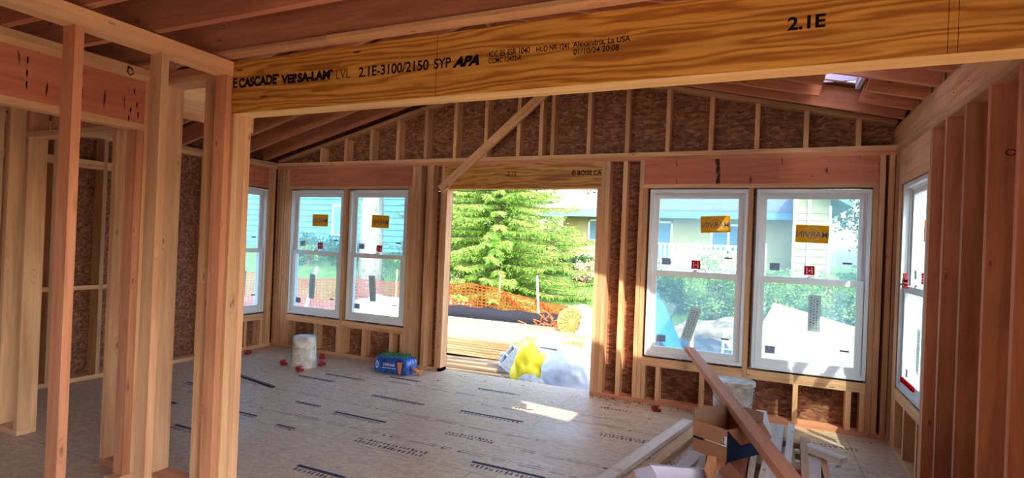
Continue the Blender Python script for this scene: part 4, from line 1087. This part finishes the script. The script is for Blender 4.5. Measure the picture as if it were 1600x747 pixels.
# concrete blocks
def block(loc, rz, lab, tilt=(0, 0)):
    bm = bmesh.new(); L, W, H = .40, .20, .20; t = .032
    bx(bm, -L/2, L/2, -W/2, -W/2+t, 0, H); bx(bm, -L/2, L/2, W/2-t, W/2, 0, H)
    for c in (-L/2, -t/2, L/2-t): bx(bm, c, c+t, -W/2+t, W/2-t, 0, H)
    o = finish(bm, 'concrete_block', M['concrete'], loc=loc, bevel=.003); o.rotation_euler = (tilt[0], tilt[1], rz)
    return tag(o, lab, 'concrete block', 'concrete blocks outside the doorway')
block((-4.78, 3.38, -.42), .1, 'grey hollow block on its side, lowest beside the lumber stack', (PI/2, 0))
block((-4.62, 3.0, -.40), .5, 'pale hollow block tipped up behind the yellow bag', (.2, -.9))
block((-4.16, 3.62, -.60), .05, 'concrete block at the bottom of the pair beside the bags')
block((-4.18, 3.63, -.395), .0, 'concrete block in the middle of the short column beside the bags')
block((-4.24, 3.61, -.19), -.05, 'concrete block on top of the short column beside the bags')

def blob(name, loc, rad, mat, lab, cat, seed=0, amp=.25, sub=5, flat=True, sharp=1.0, fr=2.2):
    bm = bmesh.new(); bmesh.ops.create_icosphere(bm, subdivisions=sub, radius=1)
    for v in bm.verts:
        n = v.co.normalized(); q = n*fr+Vector((seed*7.3, seed, 0))
        d = 1+amp*noise.noise(q)+amp*.5*abs(noise.noise(q*2.3))*sharp+amp*.25*noise.noise(q*5)
        c = Vector((n.x*rad[0]*d, n.y*rad[1]*d, n.z*rad[2]*d))
        if flat and c.z < -rad[2]*.55: c.z = -rad[2]*.55
        v.co = c
    return tag(finish(bm, name, M[mat], smooth=True, loc=loc), lab, cat)
blob('yellow_bag', (-4.14, 2.32, -.42), (.26, .19, .40), 'yellowbag', 'bright yellow bag slumped outside the doorway', 'bag', 4, .45, sub=4, fr=1.9)
blob('clear_plastic_bag', (-3.45, 2.25, -.38), (.42, .35, .46), 'film', 'large clear plastic bag outside the right side of the doorway', 'bag', 8, .14, fr=1.2)
blob('blue_bundle', (-3.42, 2.35, -.45), (.28, .2, .26), 'cloth', 'dull blue bundle inside the clear plastic bag', 'bag', 5, .2)
blob('white_sheet_heap', (-3.15, 3.3, -.40), (.48, .42, .46), 'whitetarp', 'heap of white plastic sheeting behind the clear bag', 'plastic sheet', 11, .4)
blob('white_sheet_heap', (-4.05, 6.4, -.3), (.5, .4, .5), 'whitetarp', 'small white wrapped bundle beside the orange roll', 'bundle', 15, .35)
blob('tan_bag', (-3.92, 1.85, -.52), (.22, .16, .2), 'cloth', 'grey paper sack in front of the clear bag', 'bag', 2, .3)
bpy.data.objects['tan_bag'].data.materials[0] = M['sheet']
blob('white_wrap', (-8.9, 5.3, -.12), (.75, .45, .32), 'whitetarp', 'white wrapped bundle at the left end of the rear lumber stack', 'bundle', 19, .25)

# right window view: tarp, plywood, dirt mound, stakes
bm = bmesh.new(); n = 14; gv = []
for i in range(n+1):
    row = []
    for j in range(n+1):
        u, w_ = i/n, j/n
        x = -3.1+u*1.05; y = 4.4+w_*1.2; z = -.58+1.85*(1-u**1.5)*(.55+.45*math.sin(PI*min(1, w_*1.2)))+.05*noise.noise(Vector((x*3, y*3, 2)))
        row.append(bm.verts.new((x, y, z)))
    gv.append(row)
for i in range(n):
    for j in range(n): bm.faces.new((gv[i][j], gv[i+1][j], gv[i+1][j+1], gv[i][j+1]))
bmesh.ops.solidify(bm, geom=bm.faces[:], thickness=.02)
tag(finish(bm, 'blue_tarp', M['bluetarp'], smooth=True), 'bright blue tarp draped over a heap outside the right window pair', 'tarp')
blob('dark_heap', (-1.95, 5.2, -.45), (.75, .5, .42), 'blacktarp', 'dark heap on the ground right of the blue tarp', 'plastic sheet', 23, .3)  # low dark lump on the ground beside the tarp
blob('dirt_mound', (-1.3, 8.2, -.65), (2.0, 1.2, .62), 'rock', 'sunlit mound of rocky dirt outside the right windows', 'dirt mound', 29, .35)
bm = bmesh.new(); P = [Vector(q) for q in ((-1.45, 3.7, -.52), (1.5, 3.6, -.56), (1.35, 5.3, .20), (-.80, 5.3, .74))]
n = (P[1]-P[0]).cross(P[3]-P[0]).normalized()*.02
a = [bm.verts.new(p) for p in P]; b = [bm.verts.new(p-n) for p in P]; bm.faces.new(a); bm.faces.new(b[::-1])
for i in range(4): bm.faces.new((a[i], b[i], b[(i+1) % 4], a[(i+1) % 4]))
tag(finish(bm, 'plywood_sheet', M['ply']), 'large tan plywood sheet propped at a slant outside the window nearest the right corner', 'plywood sheet')
for j, (x, h) in enumerate(((-.7, .68), (1.2, .2))):
    tag(board('sheet_prop', x-.045, x+.045, 5.22, 5.26, -.62, h-.06, 'outlumber'), ['left', 'right'][j]+' post propping up the slanted plywood sheet', 'prop')
for j, (x, y) in enumerate(((-2.62, 4.7), (-2.05, 4.75), (-.55, 4.1))):
    tag(board('wooden_stake', x-.03, x+.03, y, y+.02, -.62, .25 if j < 2 else .1, 'stud'), ['left', 'right', 'farthest right'][j]+' wooden survey stake outside the right windows', 'stake')
bm = bmesh.new()
for x in (-1.53, -1.38): tube(bm, [(x, 3.9, -.6), (x+.02, 4.0, .3)], .02, 6)
tube(bm, [(-1.52, 3.96, .05), (-1.37, 3.96, .05)], .015, 6)
tag(finish(bm, 'pipe_stand', plain('pale_blue_pipe', (170, 212, 236), .4)), 'pale blue pipe stand outside below the paper slip', 'pipe stand')

# ---- neighbour house
hs = empty('neighbour_house', (0, 0, 0)); tag(hs, 'single storey cream sided house with grey roof across the yard', 'house')
HY = 14.2; HX0, HX1 = -7.35, .35; HZ0, HZE = .95, 2.75
bm = bmesh.new(); bx(bm, HX0, HX1, HY, HY+7, HZ0-.9, HZE+.3)
finish(bm, 'wall', M['siding'], hs)
bm = bmesh.new(); z = HZ0
while z < HZE:                                                 # clapboards
    v = [bm.verts.new(p) for p in ((HX0-.01, HY-.03, z), (HX1+.01, HY-.03, z), (HX1+.01, HY-.004, z+.245), (HX0-.01, HY-.004, z+.245), (HX0-.01, HY, z), (HX1+.01, HY, z))]
    bm.faces.new((v[0], v[1], v[2], v[3])); bm.faces.new((v[0], v[4], v[5], v[1])); z += .245
finish(bm, 'siding', M['siding'], hs)
bm = bmesh.new()
P = [(HX0-.55, HY-.75, HZE), (HX1-.1, HY-.75, HZE), (HX1+.6, HY+3.4, HZE+1.45), (HX0+2.2, HY+3.4, HZE+1.45), (HX0-.55, HY+7.5, HZE), (HX1+.6, HY+7.5, HZE)]
a = [bm.verts.new(p) for p in P]; b = [bm.verts.new((p[0], p[1], p[2]+.09)) for p in P]
for f in ((0, 1, 2, 3), (3, 2, 5, 4), (0, 3, 4)): bm.faces.new([a[i] for i in f][::-1]); bm.faces.new([b[i] for i in f])
bm.faces.new((a[0], a[1], b[1], b[0])); bm.faces.new((a[1], a[2], b[2], b[1])); bm.faces.new((a[2], a[5], b[5], b[2])); bm.faces.new((a[4], a[0], b[0], b[4]))
finish(bm, 'roof', M['shingle'], hs)
bm = bmesh.new(); bx(bm, HX0-.55, HX1-.1, HY-.76, HY-.70, HZE-.17, HZE+.02); bx(bm, HX0-.5, HX1-.1, HY-.70, HY, HZE-.05, HZE-.02)
finish(bm, 'fascia', M['fascia'], hs)
def hwin(x0, x1, z0, z1, y=HY-.035):
    bm = bmesh.new(); ring_w = x1-x0; c = (x0+x1)/2
    for p in ((x0, x0+.06, z0, z1), (x1-.06, x1, z0, z1), (x0, x1, z0, z0+.06), (x0, x1, z1-.06, z1), (c-.03, c+.03, z0, z1)): bx(bm, p[0], p[1], y-.03, y+.02, p[2], p[3])
    w_ = finish(bm, 'window', M['trimwhite'], hs); bm = bmesh.new(); bx(bm, x0+.05, x1-.05, y-.01, y, z0+.05, z1-.05); finish(bm, 'pane', M['houseglass'], w_)
hwin(-6.44, -5.4, 1.75, 2.52); hwin(-2.5, -1.45, 1.55, 2.45); hwin(-4.9, -3.65, 1.15, 2.5)
# porch railing
bm = bmesh.new(); y = HY-1.5
for z in (1.05, 1.72): bx(bm, -4.6, -.9, y, y+.06, z, z+.05)
x = -4.6
while x < -.9: bx(bm, x, x+.045, y+.01, y+.05, 1.05, 1.74); x += .13
for x in (-4.6, -2.75, -.95): bx(bm, x-.05, x+.05, y-.02, y+.08, .3, 1.85)
bx(bm, -4.6, -.9, y, HY, .90, 1.0)
finish(bm, 'porch_railing', M['trimwhite'], hs)
# gabled wing to the right
bm = bmesh.new(); GX0, GX1, GY = -.25, .62, HY-1.35
prof = [(GX0, HZ0-.9), (GX1, HZ0-.9), (GX1, 3.05), (GX1-.1, 3.7), (GX0+.35, 3.9), (GX0, 3.5)]
a = [bm.verts.new((p[0], GY, p[1])) for p in prof]; b = [bm.verts.new((p[0], GY+4, p[1])) for p in prof]
bm.faces.new(a[::-1]); bm.faces.new(b)
for i in range(6): bm.faces.new((a[i], a[(i+1) % 6], b[(i+1) % 6], b[i]))
finish(bm, 'wing_wall', M['siding'], hs)
bm = bmesh.new(); z = HZ0
while z < 2.8:
    bm.faces.new([bm.verts.new(p) for p in ((GX0, GY-.03, z), (GX1, GY-.03, z), (GX1, GY-.004, z+.2), (GX0, GY-.004, z+.2))]); z += .2
finish(bm, 'siding', M['siding'], hs)
bm = bmesh.new()
for x in (GX0-.02, .08, GX1-.04): bx(bm, x, x+.07, GY-.06, GY-.02, .2, 3.4 if x < .5 else 2.95)
finish(bm, 'corner_board', M['trimwhite'], hs)
bm = bmesh.new(); v = [(.15, GY-.4, 3.45), (1.1, GY-.4, 2.9), (1.1, GY+4.2, 2.9), (.15, GY+4.2, 3.45)]
a = [bm.verts.new(p) for p in v]; b = [bm.verts.new((p[0], p[1], p[2]+.1)) for p in v]; bm.faces.new(a[::-1]); bm.faces.new(b)
for i in range(4): bm.faces.new((a[i], a[(i+1) % 4], b[(i+1) % 4], b[i]))
finish(bm, 'roof', M['fascia'], hs)
# blue house seen through the left windows
bh = empty('neighbour_house', (0, 0, 0)); tag(bh, 'pale blue clapboard house seen through the left windows', 'house')
bm = bmesh.new(); bx(bm, -31, -15.2, 16.5, 24, -.6, 6.2); finish(bm, 'wall', M['sidingblue'], bh)
bm = bmesh.new(); z = 0
while z < 6: bx(bm, -31.02, -15.18, 16.465, 16.5, z, z+.03); z += .28
finish(bm, 'siding', M['sidingblue'], bh)
bm = bmesh.new(); v = [(-32, 15.7, 6.1), (-14.6, 15.7, 6.1), (-14.6, 20.2, 8.2), (-32, 20.2, 8.2)]
a = [bm.verts.new(p) for p in v]; b = [bm.verts.new((p[0], p[1], p[2]+.15)) for p in v]; bm.faces.new(a[::-1]); bm.faces.new(b)
for i in range(4): bm.faces.new((a[i], a[(i+1) % 4], b[(i+1) % 4], b[i]))
finish(bm, 'roof', M['shingle'], bh)
for wx in (-24, -19.5):
    bm = bmesh.new(); bx(bm, wx, wx+1.4, 16.42, 16.5, 1.6, 3.1); w_ = finish(bm, 'window', M['trimwhite'], bh); bm = bmesh.new(); bx(bm, wx+.1, wx+1.3, 16.40, 16.43, 1.7, 3.0); finish(bm, 'pane', M['houseglass'], w_)

# ---- plants
def leaf(bm, p, d, L, w_, rng):
    d = d.normalized(); s = d.cross(Vector((rng.uniform(-1, 1), rng.uniform(-1, 1), rng.uniform(-1, 1)))).normalized()*w_/2
    bm.faces.new([bm.verts.new(q) for q in (p, p+d*L*.5+s, p+d*L, p+d*L*.5-s)])
def spruce(loc, H, R0, seed, lab, base=.25, dens=1.0):
    rng = random.Random(seed); root = empty('spruce_tree', loc); tag(root, lab, 'tree')
    bm = bmesh.new(); tube(bm, [(0, 0, -.2), (0, 0, H*.5), (0, 0, H*.97)], [.16, .09, .02], 8); 
    z = base; lf = bmesh.new()
    while z < H*.96:
        L = R0*(1-z/H)**.85+.12; nb = 9
        for k in range(nb):
            a = 2*PI*k/nb+rng.uniform(-.25, .25)+z*2; Lk = L*rng.uniform(.75, 1.1)
            o = Vector((math.cos(a), math.sin(a), 0)); drop = rng.uniform(.18, .34)
            pts = [o*Lk*t+Vector((0, 0, z+Lk*(.10*t-drop*t*t+.16*t**4))) for t in [i/7 for i in range(8)]]
            tube(bm, pts[::2]+[pts[-1]], .012, 4)
            n = int(Lk*34*dens)
            for i in range(n):
                t = (i+rng.random())/n; t = .12+.88*t; f = t*7; q = min(int(f), 6); p = pts[q].lerp(pts[q+1], f-q)
                sd = Vector((-o.y, o.x, 0))*rng.choice((-1, 1)); tw = (1-.6*t)*.34*rng.uniform(.5, 1.2)
                dd = (sd*rng.uniform(.6, 1)+o*rng.uniform(.3, .9)+Vector((0, 0, rng.uniform(-.75, -.05))))
                dn = dd.normalized(); nn = max(3, int(tw/.045))
                for g in range(nn):
                    pp = p+dn*tw*g/nn
                    leaf(lf, pp, dn+Vector((rng.uniform(-.6, .6), rng.uniform(-.6, .6), rng.uniform(-.6, .3))), rng.uniform(.08, .13), .028, rng)
        z += .20
    finish(bm, 'trunk', M['darkbark'], root); finish(lf, 'foliage', M['needle'], root)
    return root
def bush(loc, rad, n, size, mat, seed, name, lab, cat, stems=0, trunk=None):
    rng = random.Random(seed); root = empty(name, loc); tag(root, lab, cat); lf = bmesh.new(); cl = []
    for i in range(max(8, int(n/160))):
        while True:
            c = Vector((rng.uniform(-1, 1), rng.uniform(-1, 1), rng.uniform(-1, 1)))
            if c.length < 1: break
        cl.append(Vector((c.x*rad[0], c.y*rad[1], c.z*rad[2])))
    for i in range(n):
        c = rng.choice(cl); s = min(rad)*.33
        p = c+Vector((rng.gauss(0, s), rng.gauss(0, s), rng.gauss(0, s)))*.6
        leaf(lf, p, Vector((rng.uniform(-1, 1), rng.uniform(-1, 1), rng.uniform(-1, .6))), size*rng.uniform(.7, 1.3), size*.6, rng)
    finish(lf, 'foliage', M[mat], root)
    bm = bmesh.new()
    if trunk:
        r, zb = trunk; tube(bm, [(0, 0, zb), (.02, .02, zb*.5), (0, 0, 0)], [r, r*.8, r*.6], 12)
        for c in cl[:10]: tube(bm, [(0, 0, 0), c*.5+Vector((0, 0, .1)), c], [r*.35, r*.2, .01], 6)
    else:
        for c in cl[:14]: tube(bm, [(c.x*.2, c.y*.2, -rad[2]-.1), c*.5, c], [.02, .012, .005], 5)
    finish(bm, 'trunk' if trunk else 'stems', M['darkbark'] if not trunk or trunk[0] < .2 else M['bark'], root)
    return root
spruce((-8.4, 10.8, -.15), 7.8, 3.3, 1, 'big bright green spruce filling the doorway view', dens=1.5)
spruce((-10.9, 14.6, .75), 9.5, 3.4, 2, 'taller spruce standing behind the left of the doorway view', dens=.8)
spruce((-12.0, 19.5, .9), 10.0, 3.4, 6, 'distant spruce closing the gap behind the big bright spruce', dens=.6)
bush((-7.15, 12.3, 1.6), (.6, .6, .95), 2600, .07, 'leaf', 3, 'bush', 'loose budding bush between the spruce and the cream house', 'bush')
bush((-9.4, 9.3, -.05), (1.1, .5, .55), 3000, .07, 'drygrass', 4, 'bush', 'dry stalky shrub behind the orange netting', 'bush')
bush((-6.35, 12.6, 1.05), (.8, .5, .35), 2600, .07, 'leafdark', 71, 'bush', 'low dark shrubs along the foot of the cream house', 'bush')
bush((-5.75, 11.6, .75), (.5, .35, .35), 900, .07, 'drygrass', 72, 'bush', 'pale twiggy shrub on the bank before the cream house', 'bush')
# pale trunked tree in the left windows
tr = empty('pale_trunk_tree', (-11.9, 9.0, -.6)); tag(tr, 'tree with a thick pale trunk seen through the second left window', 'tree')
bm = bmesh.new(); tube(bm, [(0, 0, -.1), (.02, 0, 1.5), (.0, 0, 3.2), (.1, .1, 5.5)], [.42, .37, .35, .25], 18)
for i in range(18):
    pass
tube(bm, [(.1, 0, 4.3), (1.2, .2, 5.4), (2.0, .3, 6.6)], [.16, .11, .04], 8); tube(bm, [(0, 0, 4.0), (-1.1, .3, 5.6), (-1.6, .5, 7)], [.18, .12, .04], 8)
finish(bm, 'trunk', M['bark'], tr, smooth=True)
rng = random.Random(11); lf = bmesh.new()
for i in range(7000):
    c = rng.choice(((1.9, .3, 6.3, 1.3), (-1.5, .4, 6.8, 1.5), (.2, .2, 7.6, 1.5), (2.2, .6, 4.9, .8)))
    p = Vector((c[0]+rng.gauss(0, c[3]*.5), c[1]+rng.gauss(0, c[3]*.5), c[2]+rng.gauss(0, c[3]*.4))); leaf(lf, p, Vector((rng.uniform(-1, 1), rng.uniform(-1, 1), rng.uniform(-1, 1))), .13, .09, rng)
finish(lf, 'foliage', M['leaf'], tr)
bush((-10.9, 11.8, 1.9), (.9, .7, 1.9), 7000, .09, 'leaf', 12, 'tree', 'leafy green tree right of the pale trunk', 'tree', trunk=(.1, -2.4))
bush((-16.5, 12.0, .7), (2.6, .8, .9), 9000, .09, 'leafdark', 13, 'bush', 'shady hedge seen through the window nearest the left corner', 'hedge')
bush((-14.9, 9.6, .95), (.35, .3, .35), 900, .08, 'leaf', 14, 'bush', 'small yellow-green bush above the netting at far left', 'bush')
# hedge beyond the right windows
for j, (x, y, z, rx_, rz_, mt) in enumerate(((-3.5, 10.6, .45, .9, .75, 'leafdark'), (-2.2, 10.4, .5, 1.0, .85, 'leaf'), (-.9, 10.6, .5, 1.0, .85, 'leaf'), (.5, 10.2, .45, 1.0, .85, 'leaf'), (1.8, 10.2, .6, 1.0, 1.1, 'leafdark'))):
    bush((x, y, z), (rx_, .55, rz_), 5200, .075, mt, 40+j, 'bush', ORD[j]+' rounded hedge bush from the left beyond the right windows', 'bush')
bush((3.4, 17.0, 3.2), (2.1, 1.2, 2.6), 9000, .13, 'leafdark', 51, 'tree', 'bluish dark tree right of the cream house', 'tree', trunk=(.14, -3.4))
bush((1.7, 12.2, 2.0), (.5, .5, 1.0), 1200, .1, 'leaf', 52, 'bush', 'sparse young tree at the right edge of the house', 'tree', trunk=(.04, -1.6))
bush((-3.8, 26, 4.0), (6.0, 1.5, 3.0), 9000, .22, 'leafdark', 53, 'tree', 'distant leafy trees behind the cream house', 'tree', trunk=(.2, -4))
bush((-8.3, 22, 3.6), (1.6, 1.2, 2.2), 2500, .10, 'drygrass', 54, 'tree', 'bare twiggy tree beside the cream house roof', 'tree', trunk=(.12, -3.4))
# grass bank
rng = random.Random(5); lf = bmesh.new()
for i in range(26000):
    x = rng.uniform(-14, 3); y = 9.6+rng.random()**1.3*5; g = ground_z(x, y)
    leaf(lf, Vector((x, y, g)), Vector((rng.uniform(-.4, .4), rng.uniform(-.4, .4), 1)), rng.uniform(.06, .14), .02, rng)
tag(finish(lf, 'grass', M['grass']), 'green grass on the bank behind the netting', 'grass', kind='stuff')
# rocks on the bank and rubble by the step
rng = random.Random(17)
for j in range(9):
    x, y = -5.9+j*.22+rng.uniform(-.1, .1), 10.1+rng.uniform(-.15, .2)
    blob('rock', (x, y, ground_z(x, y)+.03), (rng.uniform(.1, .18), .12, rng.uniform(.07, .12)), 'rock', ORD[j]+' stone from the left in the row along the grass bank', 'stone', 60+j, .4, sub=3)['group'] = 'stones along the grass bank'
bm = bmesh.new()
for k in range(300):
    x = rng.uniform(-6.3, -3); y = rng.uniform(1.6, 3.6); s = rng.uniform(.01, .04); bx(bm, x, x+s, y, y+s, -.63, -.6+s*.6)
tag(finish(bm, 'gravel', M['rock']), 'loose rubble on the dirt outside the doorway', 'gravel', kind='stuff')
bpy.context.view_layer.update()
